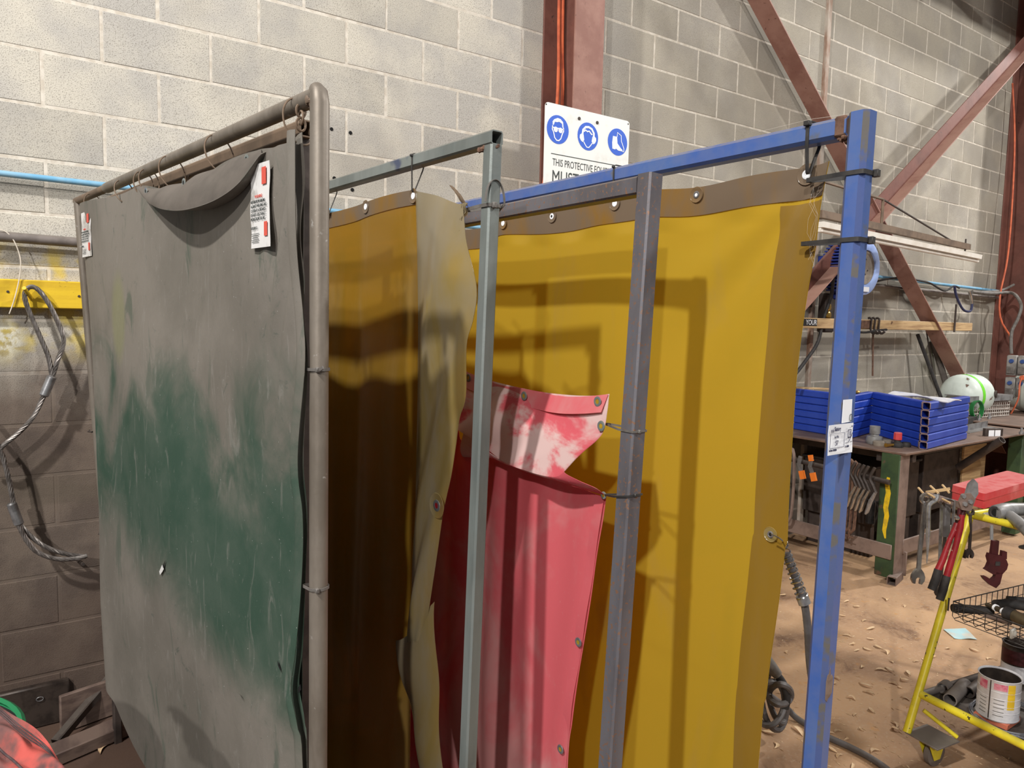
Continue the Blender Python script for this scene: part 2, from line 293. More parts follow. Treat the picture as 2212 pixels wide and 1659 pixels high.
# ------------------------------------------------------------ mesh builder
ORG = {}
class G:
    def __init__(s): s.v = []; s.f = []; s.mi = []; s.cur = 0
    def add(s, vs, fs, X=None):
        b = len(s.v)
        s.v += [X @ V(p) if X else V(p) for p in vs]
        s.f += [tuple(i+b for i in f) for f in fs]; s.mi += [s.cur]*len(fs); return s
    def box(s, c, d, X=None, bev=0.):
        c = V(c); h = V(d)/2
        if bev <= 0:
            vs = [c+V((h.x*i, h.y*j, h.z*k)) for i in (-1, 1) for j in (-1, 1) for k in (-1, 1)]
            return s.add(vs, [(0, 1, 3, 2), (4, 6, 7, 5), (0, 4, 5, 1), (2, 3, 7, 6), (0, 2, 6, 4), (1, 5, 7, 3)], X)
        bev = min(bev, min(h)*.9); vs = []; ix = {}
        for a in range(3):
            for sg in ((i, j, k) for i in (-1, 1) for j in (-1, 1) for k in (-1, 1)):
                p = V([(h[q]-(0 if q == a else bev))*sg[q] for q in range(3)]); ix[(a, sg)] = len(vs); vs.append(c+p)
        fs = []
        for a in range(3):
            b2, c2 = (a+1) % 3, (a+2) % 3
            for sa in (-1, 1):
                q = []
                for (u, w2) in ((-1, -1), (1, -1), (1, 1), (-1, 1)):
                    g = [0, 0, 0]; g[a] = sa; g[b2] = u; g[c2] = w2; q.append(ix[(a, tuple(g))])
                fs.append(tuple(q))
            for sb in (-1, 1):
                for sc_ in (-1, 1):
                    q = []
                    for ax, e in ((b2, -1), (b2, 1), (c2, 1), (c2, -1)):
                        g = [0, 0, 0]; g[a] = e; g[b2] = sb; g[c2] = sc_; q.append(ix[(ax, tuple(g))])
                    fs.append(tuple(q))
        for sg in ((i, j, k) for i in (-1, 1) for j in (-1, 1) for k in (-1, 1)): fs.append(tuple(ix[(a, sg)] for a in range(3)))
        return s.add(vs, fs, X)
    def frames(s, pts, up=None, closed=False):
        pts = [V(p) for p in pts]; n = len(pts); T = []
        for i in range(n):
            a = pts[(i-1) % n] if (closed or i > 0) else pts[i]; b = pts[(i+1) % n] if (closed or i < n-1) else pts[i]
            t = b-a; T.append(t.normalized() if t.length > 1e-9 else V((0, 0, 1)))
        out = []; u = V(up) if up is not None else None
        ref = (V((0, 0, 1)) if abs(T[0].z) < .9 else V((1, 0, 0))) if u is None else u
        prev = (ref - T[0]*ref.dot(T[0])).normalized()
        for t in T:
            if u is not None:
                x = u - t*u.dot(t)
                if x.length > 1e-3: prev = x.normalized()
            else:
                x = prev - t*prev.dot(t); prev = x.normalized() if x.length > 1e-6 else prev
            out.append((t, prev, t.cross(prev)))
        return pts, out
    def sweep(s, pts, prof, up=None, closed=False, caps=True, scale=None, pc=True):
        """prof: list of (a,b): a along the 'up' axis, b along the side axis"""
        pts, fr = s.frames(pts, up, closed); n = len(prof); vs = []
        for i, (p, (t, a, b)) in enumerate(zip(pts, fr)):
            k = scale[i] if scale else 1.
            vs += [p + a*(q[0]*k) + b*(q[1]*k) for q in prof]
        m_ = len(pts); fs = []
        for i in range(m_ if closed else m_-1):
            j = (i+1) % m_
            for q in range(n if pc else n-1): fs.append((i*n+q, i*n+(q+1) % n, j*n+(q+1) % n, j*n+q))
        if caps and not closed: fs += [tuple(range(n)), tuple((m_-1)*n+q for q in range(n))]
        return s.add(vs, fs)
    def tube(s, pts, r, n=10, closed=False, caps=True, up=None):
        if isinstance(r, (list, tuple)): sc_, r0 = [x/r[0] for x in r], r[0]
        else: sc_, r0 = None, r
        return s.sweep(pts, [(r0*math.cos(2*math.pi*k/n), r0*math.sin(2*math.pi*k/n)) for k in range(n)], up, closed, caps, sc_)
    def rhs(s, p0, p1, w, h, up=(0, 0, 1), t=.003, rad=.004, hollow=True, worn=False):
        """square hollow section, w along the side axis and h along up, open ends"""
        p0, p1 = V(p0), V(p1)
        def rr(hw, hh, r):
            o = []
            for (sx, sy, a0) in ((1, 1, 0), (-1, 1, 90), (-1, -1, 180), (1, -1, 270)):
                for k in range(2):
                    a = R(a0+90*k); o.append((sx*(hh-r)+r*math.cos(a), sy*(hw-r)+r*math.sin(a)))
            return o
        A = rr(w/2, h/2, rad); k0 = len(s.mi); s.sweep([p0, p1], A, up, caps=not hollow)
        if worn:
            for q in range(0, 8, 2): s.mi[k0+q] = 1
        if hollow:
            B = rr(w/2-t, h/2-t, max(rad-t*.6, .001)); s.sweep([p0, p1], B, up, caps=False)
            _, fr = s.frames([p0, p1], up)
            for p, (tt, a, b) in zip((p0, p1), fr):
                vs = [p+a*q[0]+b*q[1] for q in A]+[p+a*q[0]+b*q[1] for q in B]; n = len(A)
                s.add(vs, [(i, (i+1) % n, n+(i+1) % n, n+i) for i in range(n)])
        return s
    def pipe(s, p0, p1, r, t=.002, n=18):
        A = [(r*math.cos(2*math.pi*k/n), r*math.sin(2*math.pi*k/n)) for k in range(n)]; B = [(a*(r-t)/r, b*(r-t)/r) for a, b in A]
        s.sweep([p0, p1], A, caps=False); s.sweep([p0, p1], B, caps=False); _, fr = s.frames([p0, p1])
        for p, (tt, a, b) in zip((V(p0), V(p1)), fr):
            vs = [p+a*q[0]+b*q[1] for q in A]+[p+a*q[0]+b*q[1] for q in B]
            s.add(vs, [(i, (i+1) % n, n+(i+1) % n, n+i) for i in range(n)])
        return s
    def lathe(s, prof, c, ax=(0, 0, 1), n=24, arc=None):
        ax = V(ax).normalized(); c = V(c); u = ax.orthogonal().normalized(); w2 = ax.cross(u); vs = []
        for r, z in prof: vs += [c+ax*z+(u*math.cos(2*math.pi*k/n)+w2*math.sin(2*math.pi*k/n))*r for k in range(n)]
        fs = [(i*n+k, i*n+(k+1) % n, (i+1)*n+(k+1) % n, (i+1)*n+k) for i in range(len(prof)-1) for k in range(n)]
        return s.add(vs, fs)
    def prism(s, poly, o, ex, ey, th):
        o, ex, ey = V(o), V(ex), V(ey); nz = ex.cross(ey).normalized(); n = len(poly)
        vs = [o+ex*x+ey*y for x, y in poly]+[o+ex*x+ey*y+nz*th for x, y in poly]
        return s.add(vs, [tuple(range(n)), tuple(range(2*n-1, n-1, -1))]+[(i, (i+1) % n, n+(i+1) % n, n+i) for i in range(n)])
    def patch(s, fn, nu, nv, th=.0012, nrm=None):
        P = [[V(fn(i/nu, j/nv)) for i in range(nu+1)] for j in range(nv+1)]; vs = []; 
        def N(i, j):
            a = P[j][min(i+1, nu)]-P[j][max(i-1, 0)]; b = P[min(j+1, nv)][i]-P[max(j-1, 0)][i]; c = a.cross(b)
            return c.normalized() if c.length > 1e-12 else V((0, 0, 1))
        W = nu+1; K = W*(nv+1)
        vs = [P[j][i] for j in range(nv+1) for i in range(W)]
        vs += [P[j][i]+N(i, j)*th for j in range(nv+1) for i in range(W)]
        fs = []
        for j in range(nv):
            for i in range(nu):
                a, b, c, d = j*W+i, j*W+i+1, (j+1)*W+i+1, (j+1)*W+i
                fs += [(a, b, c, d), (K+d, K+c, K+b, K+a)]
        for i in range(nu): fs += [(i, K+i, K+i+1, i+1), (nv*W+i, nv*W+i+1, K+nv*W+i+1, K+nv*W+i)]
        for j in range(nv): fs += [(j*W, (j+1)*W, K+(j+1)*W, K+j*W), (j*W+nu, K+j*W+nu, K+(j+1)*W+nu, (j+1)*W+nu)]
        return s.add(vs, fs)
    def blob(s, c, rad, n=10, X=None, jit=0.):
        c = V(c); vs = []; rad = V(rad) if not isinstance(rad, (int, float)) else V((rad,)*3)
        for j in range(n//2+1):
            th = math.pi*j/(n//2)
            for i in range(n):
                ph = 2*math.pi*i/n; k = 1+random.uniform(-jit, jit)
                vs.append(c+V((rad.x*math.sin(th)*math.cos(ph), rad.y*math.sin(th)*math.sin(ph), rad.z*math.cos(th)))*k)
        return s.add(vs, [(j*n+i, j*n+(i+1) % n, (j+1)*n+(i+1) % n, (j+1)*n+i) for j in range(n//2) for i in range(n)], X)
    def data(s, name, mats, org, smooth=True):
        me = bpy.data.meshes.new(name); me.from_pydata([p-org for p in s.v], [], s.f)
        bm = bmesh.new(); bm.from_mesh(me)
        bmesh.ops.remove_doubles(bm, verts=bm.verts, dist=1e-6); bmesh.ops.recalc_face_normals(bm, faces=bm.faces)
        bm.to_mesh(me); bm.free()
        for m_ in mats: me.materials.append(MATS[m_])
        if len(mats) > 1 and len(me.polygons) == len(s.mi):
            for p, k in zip(me.polygons, s.mi): p.material_index = k
        if smooth:
            me.shade_smooth()
            try: me.set_sharp_from_angle(angle=R(38))
            except Exception: pass
        return me
    def build(s, name, mat, parent=None, smooth=True, label=None, kind=None):
        mats = [mat] if isinstance(mat, str) else list(mat)
        if parent is None:
            lo = [min(p[i] for p in s.v) for i in range(3)]; hi = [max(p[i] for p in s.v) for i in range(3)]
            org = V(((lo[0]+hi[0])/2, (lo[1]+hi[1])/2, lo[2]))
        else: org = ORG[parent.name]
        o = bpy.data.objects.new(name, s.data(name, mats, org, smooth)); COL.objects.link(o)
        if parent is None: o.location = org
        else: o.parent = parent
        ORG[o.name] = org
        if label: o['label'] = label
        if kind: o['kind'] = kind
        return o
def tag(o, label, cat, group=None, kind=None):
    o['label'] = label; o['category'] = cat
    if group: o['group'] = group
    if kind: o['kind'] = kind
    return o
def thing(name, loc, label, cat, group=None):
    o = bpy.data.objects.new(name, None); COL.objects.link(o); o.location = V(loc); o.empty_display_size = .05
    ORG[o.name] = V(loc); return tag(o, label, cat, group)
def struct(name, g, mat, parent=None):
    o = g.build(name, mat, parent); o['kind'] = 'structure'; return o
def text(name, body, size, o, ex, ey, mat, parent, xs=1., align='LEFT', off=0.0006, ext=.0002):
    """lettering as flat mesh letters on a surface, o = baseline start"""
    cu = bpy.data.curves.new(name, 'FONT'); cu.body = body; cu.size = size; cu.align_x = align; cu.extrude = ext; cu.resolution_u = 3
    cu.materials.append(MATS[mat]); to = bpy.data.objects.new(name, cu); me = bpy.data.meshes.new_from_object(to); bpy.data.objects.remove(to)
    ob = bpy.data.objects.new(name, me); COL.objects.link(ob)
    ex, ey = V(ex).normalized(), V(ey).normalized(); nz = ex.cross(ey)
    m_ = M.Identity(4); p = V(o)+nz*off - (ORG[parent.name] if parent else V())
    for i in range(3): m_[i][0] = ex[i]*xs; m_[i][1] = ey[i]; m_[i][2] = nz[i]; m_[i][3] = p[i]
    if parent: ob.parent = parent
    ob.matrix_local = m_; ORG[ob.name] = p
    return ob
def poly_len(P): return [0]+[sum((P[k+1]-P[k]).length for k in range(i+1)) for i in range(len(P)-1)]
def curve(P, smooth=True):
    """function t in 0..1 along polyline P"""
    P = [V(p) for p in P]; L = poly_len(P); T = L[-1] or 1
    def f(t):
        d = max(0, min(1, t))*T
        for i in range(len(P)-1):
            if d <= L[i+1] or i == len(P)-2:
                k = (d-L[i])/max(L[i+1]-L[i], 1e-9); break
        if smooth and len(P) > 2:
            a = P[max(i-1, 0)]; b = P[i]; c = P[i+1]; e = P[min(i+2, len(P)-1)]
            return .5*((2*b)+(c-a)*k+(2*a-5*b+4*c-e)*k*k+(3*b-a-3*c+e)*k**3)
        return P[i].lerp(P[i+1], k)
    return f
def spl(P, n=40): f = curve(P); return [f(i/n) for i in range(n+1)]
def coons(top, bot, left, right):
    T, B, L_, R_ = curve(top), curve(bot), curve(left), curve(right)
    p00, p10, p01, p11 = T(0), T(1), B(0), B(1)
    def f(u, v): return (1-v)*T(u)+v*B(u)+(1-u)*L_(v)+u*R_(v)-((1-u)*(1-v)*p00+u*(1-v)*p10+(1-u)*v*p01+u*v*p11)
    return f
def hull(pts):
    pts = sorted(set((round(a, 6), round(b, 6)) for a, b in pts))
    def half(ps):
        o = []
        for p in ps:
            while len(o) > 1 and (o[-1][0]-o[-2][0])*(p[1]-o[-2][1])-(o[-1][1]-o[-2][1])*(p[0]-o[-2][0]) <= 0: o.pop()
            o.append(p)
        return o
    a, b = half(pts), half(pts[::-1]); return a[:-1]+b[:-1]
def bulge(a, b, w_=.5): return math.exp(-((a-b)/w_)**2)

# ------------------------------------------------------------ the shell: wall of concrete blocks, floor
g = G(); g.box((4.2, -1.5, -.05), (11.0, 7.4, .1)); g.box((-1.8, -1.5, -.05), (1.0, 7.4, .1)); floor = struct('floor', g, 'floor')
def in_view(p):
    z = depth(p)
    if z < .3: return None
    d = p-CP; x = 1106+F*d.dot(CR)/z; y = 829.5-F*d.dot(CU)/z
    return (x, y, z) if -90 < x < 2300 and -60 < y < 1700 else None
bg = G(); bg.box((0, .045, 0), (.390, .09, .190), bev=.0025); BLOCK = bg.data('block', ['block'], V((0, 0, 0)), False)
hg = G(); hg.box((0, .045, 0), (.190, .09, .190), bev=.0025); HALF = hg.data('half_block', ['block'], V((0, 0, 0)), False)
def wall(name, x0, x1, z1, shift):
    g = G(); g.box(((x0+x1)/2, .0515, z1/2), (x1-x0, .1, z1)); o = struct(name, g, 'mortar'); org = ORG[o.name]
    cand = []
    for j in range(int(z1/.2)):
        zc = .1+.2*j; par = ((j+1) % 2)*.2
        x = x0 - ((x0-shift-par) % .4)
        k = 0
        xs = []
        i = math.floor((x0-shift-par)/.4)
        while True:
            a = shift+par+.4*i; b = a+.4
            if a >= x1-.02: break
            aa, bb = max(a, x0), min(b, x1)
            if bb-aa > .05: xs.append((aa, bb))
            i += 1
        for aa, bb in xs:
            c = V(((aa+bb)/2, 0, zc)); q = in_view(c); cand.append((q[2] if q else 99, c, bb-aa))
    cand.sort(key=lambda t: t[0]); rest = G(); nn = 0
    for d, c, wd in cand:
        if wd < .03: continue
        dy = random.uniform(-.0012, .0012)
        if nn < 295 and d < 90:
            me = BLOCK if wd > .39 else HALF
            b = bpy.data.objects.new('block', me); COL.objects.link(b); b.parent = o; b['kind'] = 'structure'
            b.location = c-org+V((random.uniform(-.001, .001), dy, random.uniform(-.001, .001)))
            b.scale.x = (wd-.010)/(.390 if me is BLOCK else .190); nn += 1
        else: rest.box((c.x, .045, c.z), (wd-.01, .09, .189), bev=.004)
    if rest.f:
        r_ = rest.build('blockwork', 'block', o, False); r_['kind'] = 'stuff'
    return o
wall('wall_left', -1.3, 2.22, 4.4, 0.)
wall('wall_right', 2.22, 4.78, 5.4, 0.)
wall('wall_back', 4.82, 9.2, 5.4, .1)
g = G(); g.box((4.80, .0, 2.7), (.045, .05, 5.4), bev=.004); struct('trim_1', g, 'joint_sealant')
# wall fixing holes
for x, y in ((716, 279), (757, 287), (722, 385), (761, 410)):
    p = py(x, y); g = G(); g.lathe([(0, -.003), (.008, -.003), (.009, 0), (.006, .004)], p, (0, 1, 0), 10); o = g.build('fixing_hole', 'hole'); tag(o, {716: 'upper left', 757: 'upper right', 722: 'lower left', 761: 'lower right'}[x]+' dark fixing hole in the block wall beside the green curtain post', 'hole', 'fixing holes in the block wall')

# ------------------------------------------------------------ steel columns and braces
def ibeam(name, xc, wf, dpt, h, label, mats=('rust_red', 'rust_red_lit')):
    t = thing(name, (xc, -dpt/2, 0), label, 'column')
    g = G(); g.box((xc, -.006, h/2), (wf, .012, h), bev=.002); g.build('back_flange', mats[0], t)
    g = G(); g.box((xc, -dpt/2, h/2), (.010, dpt-.02, h)); g.build('web', mats[0], t)
    g = G(); g.box((xc, -dpt+.006, h/2), (wf, .012, h), bev=.002); g.build('front_flange', mats[1], t)
    g = G(); g.box((xc, -dpt/2, .012), (wf+.06, dpt+.02, .024), bev=.003); g.build('base_plate', mats[0], t)
    return t
ibeam('steel_column', 2.235, .20, .28, 5.2, 'red-brown steel column on the block wall behind the safety sign')
ibeam('steel_column', 8.17, .28, .34, 5.4, 'red-brown steel column at the right edge carrying power outlets', ('rust_red', 'rust_red'))
def angle_brace(pts, leg, lab, matn=('rust_red', 'rust_red_lit'), flip=1):
    a, b = V(pts[0]), V(pts[1]); d = (b-a).normalized(); n = V((0, -1, 0)); s_ = d.cross(n).normalized()*flip
    t = thing('diagonal_brace', ((a+b)/2), lab, 'brace', None); t.location.z = min(a.z, b.z); ORG[t.name] = V(t.location)
    g = G(); q = [(-leg/2, 0), (leg/2, 0), (leg/2, .008), (-leg/2, .008)]
    g.sweep([a, b], [(x, y) for x, y in [(0, -leg/2), (.008, -leg/2), (.008, leg/2), (0, leg/2)]], up=n); g.build('flat_leg', matn[0], t)
    g = G(); off = s_*(-leg/2); g.sweep([a+off, b+off], [(0, -.004), (leg, -.004), (leg, .004), (0, .004)], up=n); g.build('standing_leg', matn[1], t)
    return t
angle_brace(((2.36, -.10, 4.95), (8.0, -.10, .45)), .14, 'red-brown angle brace falling from centre column towards the gas cylinder', flip=-1)
angle_brace(((8.02, -.22, 4.60), (3.9, -.22, 1.58)), .11, 'dusty red-brown angle brace rising to the upper right corner', ('rust_red', 'rust_red_lit'), flip=1)
# girder added out of view above the right wall to shade its upper corner
g = G(); g.box((7.2, -.62, 5.25), (3.6, .26, .02)); g.box((7.2, -.62, 5.0), (3.6, .012, .5)); g.box((7.2, -.62, 4.76), (3.6, .26, .02)); g.box((8.9, -.37, 4.72), (.2, .74, .06)); g.box((6.0, -.37, 4.72), (.2, .74, .06))
tag(g.build('shade_girder', 'rust_red'), 'red-brown girder on brackets, added out of view to shade the right wall', 'girder')

# orange cables on the centre column
g = G(); g.tube(spl([(2.155, -.10, 5.0), (2.165, -.10, 3.4), (2.15, -.13, 3.0), (2.105, -.17, 2.7), (2.05, -.14, 2.3), (2.07, -.1, 1.9), (2.08, -.08, .6)], 50), .0095, 8)
tag(g.build('orange_cable', 'orange_cable'), 'left of two orange cables running down the centre column', 'cable')
g = G(); g.tube(spl([(2.185, -.10, 5.0), (2.192, -.10, 3.3), (2.19, -.12, 2.9), (2.165, -.13, 2.55), (2.14, -.1, 2.1), (2.15, -.08, .6)], 50), .0095, 8)
tag(g.build('orange_cable', 'orange_cable'), 'right of two orange cables running down the centre column, close to its web', 'cable')
g = G(); g.box((2.175, -.085, 3.40), (.06, .01, .02), bev=.003); tag(g.build('cable_clip', 'dark_steel'), 'dark clip holding the orange cables high on the centre column', 'clip')
g = G(); g.box((2.21, -.12, 2.79), (.03, .03, .03), bev=.003); tag(g.build('cable_clip', 'dark_steel'), 'dark clip on the centre column just above the safety sign', 'clip')

# safety sign on the front flange
SX0, SX1, SZ0, SZ1, SY = 1.945, 2.535, 2.26, 2.745, -.285
t = thing('safety_sign', ((SX0+SX1)/2, SY, SZ0), 'white sign with three blue safety pictograms on the centre column', 'sign')
def rrect(w_, h_, r, n=4):
    o = []
    for sx, sy, a0 in ((1, 1, 0), (-1, 1, 90), (-1, -1, 180), (1, -1, 270)):
        for k in range(n+1): a = R(a0+90*k/n); o.append((sx*(w_/2-r)+r*math.cos(a), sy*(h_/2-r)+r*math.sin(a)))
    return o
EX, EZ, NY = V((1, 0, 0)), V((0, 0, 1)), V((0, -1, 0))
sc0 = V(((SX0+SX1)/2, SY, (SZ0+SZ1)/2))
g = G(); g.prism(rrect(SX1-SX0, SZ1-SZ0, .02), sc0, EX, EZ, .003); g.build('sign_plate', 'white_sign', t)
ys = SY-.0034
def circ(x, y, r, n=32, e=1.): return [(x+r*math.cos(2*math.pi*k/n), y+r*e*math.sin(2*math.pi*k/n)) for k in range(n)]
discs = [(py(1205, 280, ys)), (py(1270, 295, ys)), (py(1334, 307, ys))]
for i, c in enumerate(discs):
    g = G(); g.prism(circ(0, 0, .072), c, EX, EZ, .0006); dk = g.build('pictogram_disc', 'sign_blue', t)
    g = G(); k = .072
    def pr(poly, lift=.0008): g.prism([(a*k, b*k) for a, b in poly], c-V((0, lift, 0)), EX, EZ, .0005)
    def ln(P, wd=.06, closed=False): g.sweep([c-V((0, .0012, 0))+EX*(a*k)+EZ*(b*k) for a, b in P], [(-.0003, -wd*k/2), (.0003, -wd*k/2), (.0003, wd*k/2), (-.0003, wd*k/2)], up=(0, -1, 0), closed=closed)
    if i == 0:
        pr([(-.48, .22), (-.5, .5), (-.36, .66), (-.05, .8), (.22, .76), (.45, .58), (.5, .2), (.4, .2), (.36, .46), (.1, .56), (-.1, .5), (-.3, .5), (-.38, .3)])
        ln([(-.5, .2), (-.52, -.05), (-.4, -.22), (-.28, -.6), (-.1, -.76), (.1, -.76), (.28, -.6), (.42, -.22), (.52, -.05), (.5, .2)], .08)
        pr(circ(-.2, -.02, .19, 16)); pr(circ(.24, -.02, .19, 16)); ln([(-.5, .08), (.5, .08)], .09)
    elif i == 1:
        ln([(-.55, .02), (-.5, .4), (-.25, .64), (.05, .68), (.35, .58), (.56, .3), (.56, .0)], .16)
        ln([(-.42, .3), (-.25, .42), (-.08, .34), (.1, .4), (.3, .22), (.42, .2)], .1)
        pr([(-.78, .02), (-.6, .14), (-.44, .08), (-.36, -.3), (-.5, -.48), (-.68, -.38), (-.8, -.2)]); pr([(.78, .0), (.6, .12), (.44, .06), (.36, -.3), (.5, -.48), (.68, -.4), (.8, -.2)])
        ln([(-.42, -.42), (-.26, -.62), (-.1, -.78), (.1, -.78), (.28, -.6), (.42, -.42)], .07)
    else:
        pr([(-.5, .38), (-.08, .38), (-.02, -.1), (.35, -.42), (.5, -.5), (.52, -.62), (.1, -.62), (-.18, -.5), (-.22, -.58), (-.52, -.56), (-.56, -.1)])
        ln([(-.08, .38), (-.06, .7), (.34, .52), (.38, .1), (.5, -.1), (.66, -.4), (.66, -.62), (.52, -.62)], .06)
    g.build('pictogram', 'sign_white', dk)
for x, y in ((1251, 256), (1290, 265)):
    g = G(); g.lathe([(0, -.004), (.008, -.004), (.009, 0)], py(x, y, ys), (0, 1, 0), 12); g.build('screw', 'dark_steel', t)
for x, y in ((1180, 225), (1357, 268)):
    g = G(); g.lathe([(0, -.0006), (.004, -.0006), (.004, 0)], py(x, y, ys), (0, 1, 0), 10); g.build('screw_hole', 'hole', t)
a, b = py(1184, 330, ys), py(1340, 366, ys)
g = G(); g.box(((SX0+SX1)/2, ys, a.z), (.50, .0006, .004)); g.build('rule_line', 'ink', t)
text('sign_lettering', 'THIS PROTECTIVE EQUIPMENT', .052, (SX0+.055, SY-.003, a.z-.058), EX, EZ, 'ink', t, .66)
text('sign_lettering', 'MUST BE WORN', .1, (SX0+.052, SY-.003, a.z-.150), EX, EZ, 'ink', t, .72)

# ------------------------------------------------------------ things on the left wall
def pole(name, p0, p1, r, mat, lab, cat, n=14, group=None):
    g = G(); g.tube([p0, p1], r, n); return tag(g.build(name, mat), lab, cat, group)
pole('air_pipe', (-1.2, -.035, 2.135), (2.12, -.035, 2.115), .0115, 'light_blue', 'light blue pipe along the block wall above the green screen', 'pipe')
pole('grey_pipe', (-1.2, -.045, 1.915), (1.5, -.045, 1.875), .019, 'pipe_grey', 'dusty grey pipe on the wall above the yellow board', 'pipe')
t = thing('yellow_board', (-.1, -.03, 1.645), 'yellow painted timber board fixed to the block wall', 'board')
g = G(); g.box((-.1, -.027, 1.697), (2.0, .05, .105), bev=.004); g.build('plank', 'yellow_board', t)
for x, y in ((17, 630), (171, 640)): g = G(); g.lathe([(0, -.002), (.004, -.002), (.005, .001)], py(x, y, -.053), (0, 1, 0), 10); g.build('screw', 'dark_steel', t)
a = py(68, 645, -.05); b = py(52, 622, -.13)
g = G(); g.tube([a, b], .007, 10); g.build('peg', 'yellow_board', t)
def rope(g, P, r=.0085, turns=9, n=60, strands=6):
    pts, fr = g.frames(spl(P, n)); L = sum((pts[i+1]-pts[i]).length for i in range(n)); 
    for s_ in range(strands):
        q = []; d = 0
        for i, (p, (t_, a, b)) in enumerate(zip(pts, fr)):
            if i: d += (pts[i]-pts[i-1]).length
            ang = 2*math.pi*(s_/strands + d*turns)
            q.append(p+(a*math.cos(ang)+b*math.sin(ang))*r*.55)
        g.tube(q, r*.5, 5)
t = thing('wire_rope_sling', (-.25, -.06, .8), 'twisted steel wire rope sling hanging by its eye from the yellow board', 'sling')
Y = -.085
pp = lambda L_, y=Y: [py(a, b, y) for a, b in L_]
g = G(); rope(g, pp([(112, 812), (104, 770), (84, 722), (66, 680), (54, 645), (57, 626), (72, 620), (92, 636), (114, 672), (133, 716), (137, 742), (124, 780), (114, 812)]), n=160); g.build('upper_eye', 'steel_rope', t)
g = G(); rope(g, pp([(96, 852), (72, 900), (40, 935), (12, 958), (-20, 985), (-60, 975)]), n=50); g.build('rope_leg', 'steel_rope', t)
g = G(); rope(g, pp([(-50, 900), (-15, 945), (2, 975), (14, 1015), (24, 1060), (29, 1090)]), n=50); g.build('rope_leg', 'steel_rope', t)
g = G(); rope(g, pp([(38, 1130), (56, 1165), (80, 1192), (120, 1207), (160, 1207), (188, 1200)], -.09), n=50); rope(g, pp([(40, 1130), (66, 1158), (100, 1182), (140, 1196), (186, 1203)], -.07), n=50); g.build('lower_eye', 'steel_rope', t)
for (x0, y0, x1, y1) in ((113, 812, 94, 856), (24, 1086, 42, 1134)):
    g = G(); a, b = py(x0, y0, Y), py(x1, y1, Y); g.tube([a, a.lerp(b, .06), a.lerp(b, .94), b], [.011, .0165, .0165, .012], 14); g.build('ferrule', 'alloy', t)
g = G(); g.tube(spl(pp([(-20, 496), (8, 498), (30, 520), (44, 560), (42, 600), (30, 650), (20, 678)], -.06), 30), .002, 6)
tag(g.build('thin_wire', 'web_white'), 'thin pale wire arching over the yellow board', 'wire')
g = G(); a = py(168, 1210, -.0); g.tube([a, a+V((0.01, -.1, .01))], .007, 8); tag(g.build('wall_hook', 'dark_steel'), 'steel hook in the wall under the lower end of the sling', 'hook')

# ------------------------------------------------------------ the four screens
def hollow_leg(P, h, w_, up): g = G(); g.rhs(V((P.x, P.y, 0)), V((P.x, P.y, h)), w_, w_, up=up); return g
def weld(g, c, n, r): 
    for k in range(n): g.blob(c+V((random.uniform(-r, r), random.uniform(-r, r), random.uniform(-r, r)*.6)), random.uniform(.4, .75)*r, 8, jit=.12)
def eyelet(parent, c, nrm, r=.011, mat='alloy', washer=None, hole=True):
    nrm = V(nrm).normalized(); g = G(); g.lathe([(r*.5, -.001), (r*.5, .0016), (r*.75, .0022), (r, .0014), (r*1.05, 0)], c, nrm, 18); e = g.build('eyelet', mat, parent)
    if hole: g = G(); g.lathe([(0, .0012), (r*.52, .0012)], c, nrm, 12); g.build('eyelet_hole', 'hole' if hole is True else hole, e)
    if washer: g = G(); g.lathe([(0, .0), (r*2., .0006), (r*2.15, .0016), (r*2.25, .0004)], c, nrm, 22); g.build('patch', washer, e)
    return e
SG = {}
def pix(p): z = depth(p); d = p-CP; return 1106+F*d.dot(CR)/z, 829.5-F*d.dot(CU)/z
def on(f, x, y, nrm, lift=.0015):
    if f not in SG: SG[f] = [(i/44, j/44)+pix(f(i/44, j/44)) for i in range(45) for j in range(45)]
    b = min(SG[f], key=lambda t: (t[2]-x)**2+(t[3]-y)**2); u, v = b[0], b[1]; st = 1/88
    for _ in range(7):
        c = [(min(max(u+a*st, 0), 1), min(max(v+b2*st, 0), 1)) for a in (-1, 0, 1) for b2 in (-1, 0, 1)]
        u, v = min(c, key=lambda q: sum((m1-m2)**2 for m1, m2 in zip(pix(f(*q)), (x, y)))); st *= .6
    return f(u, v)+nrm*lift
def ring(parent_label, c, D, rad, squash=1., r=.0016, tilt=0., grp=None, mat='brown_tube'):
    n = V((-D.y, D.x, 0)); pts = []
    for k in range(28):
        a = 2*math.pi*k/28; pts.append(V(c)+n*(rad*math.cos(a)*squash)+V((0, 0, 1))*(rad*math.sin(a))+D*(tilt*math.sin(a)))
    g = G(); g.tube(pts, r, 6, closed=True); return tag(g.build('wire_ring', mat), parent_label, 'ring', grp)
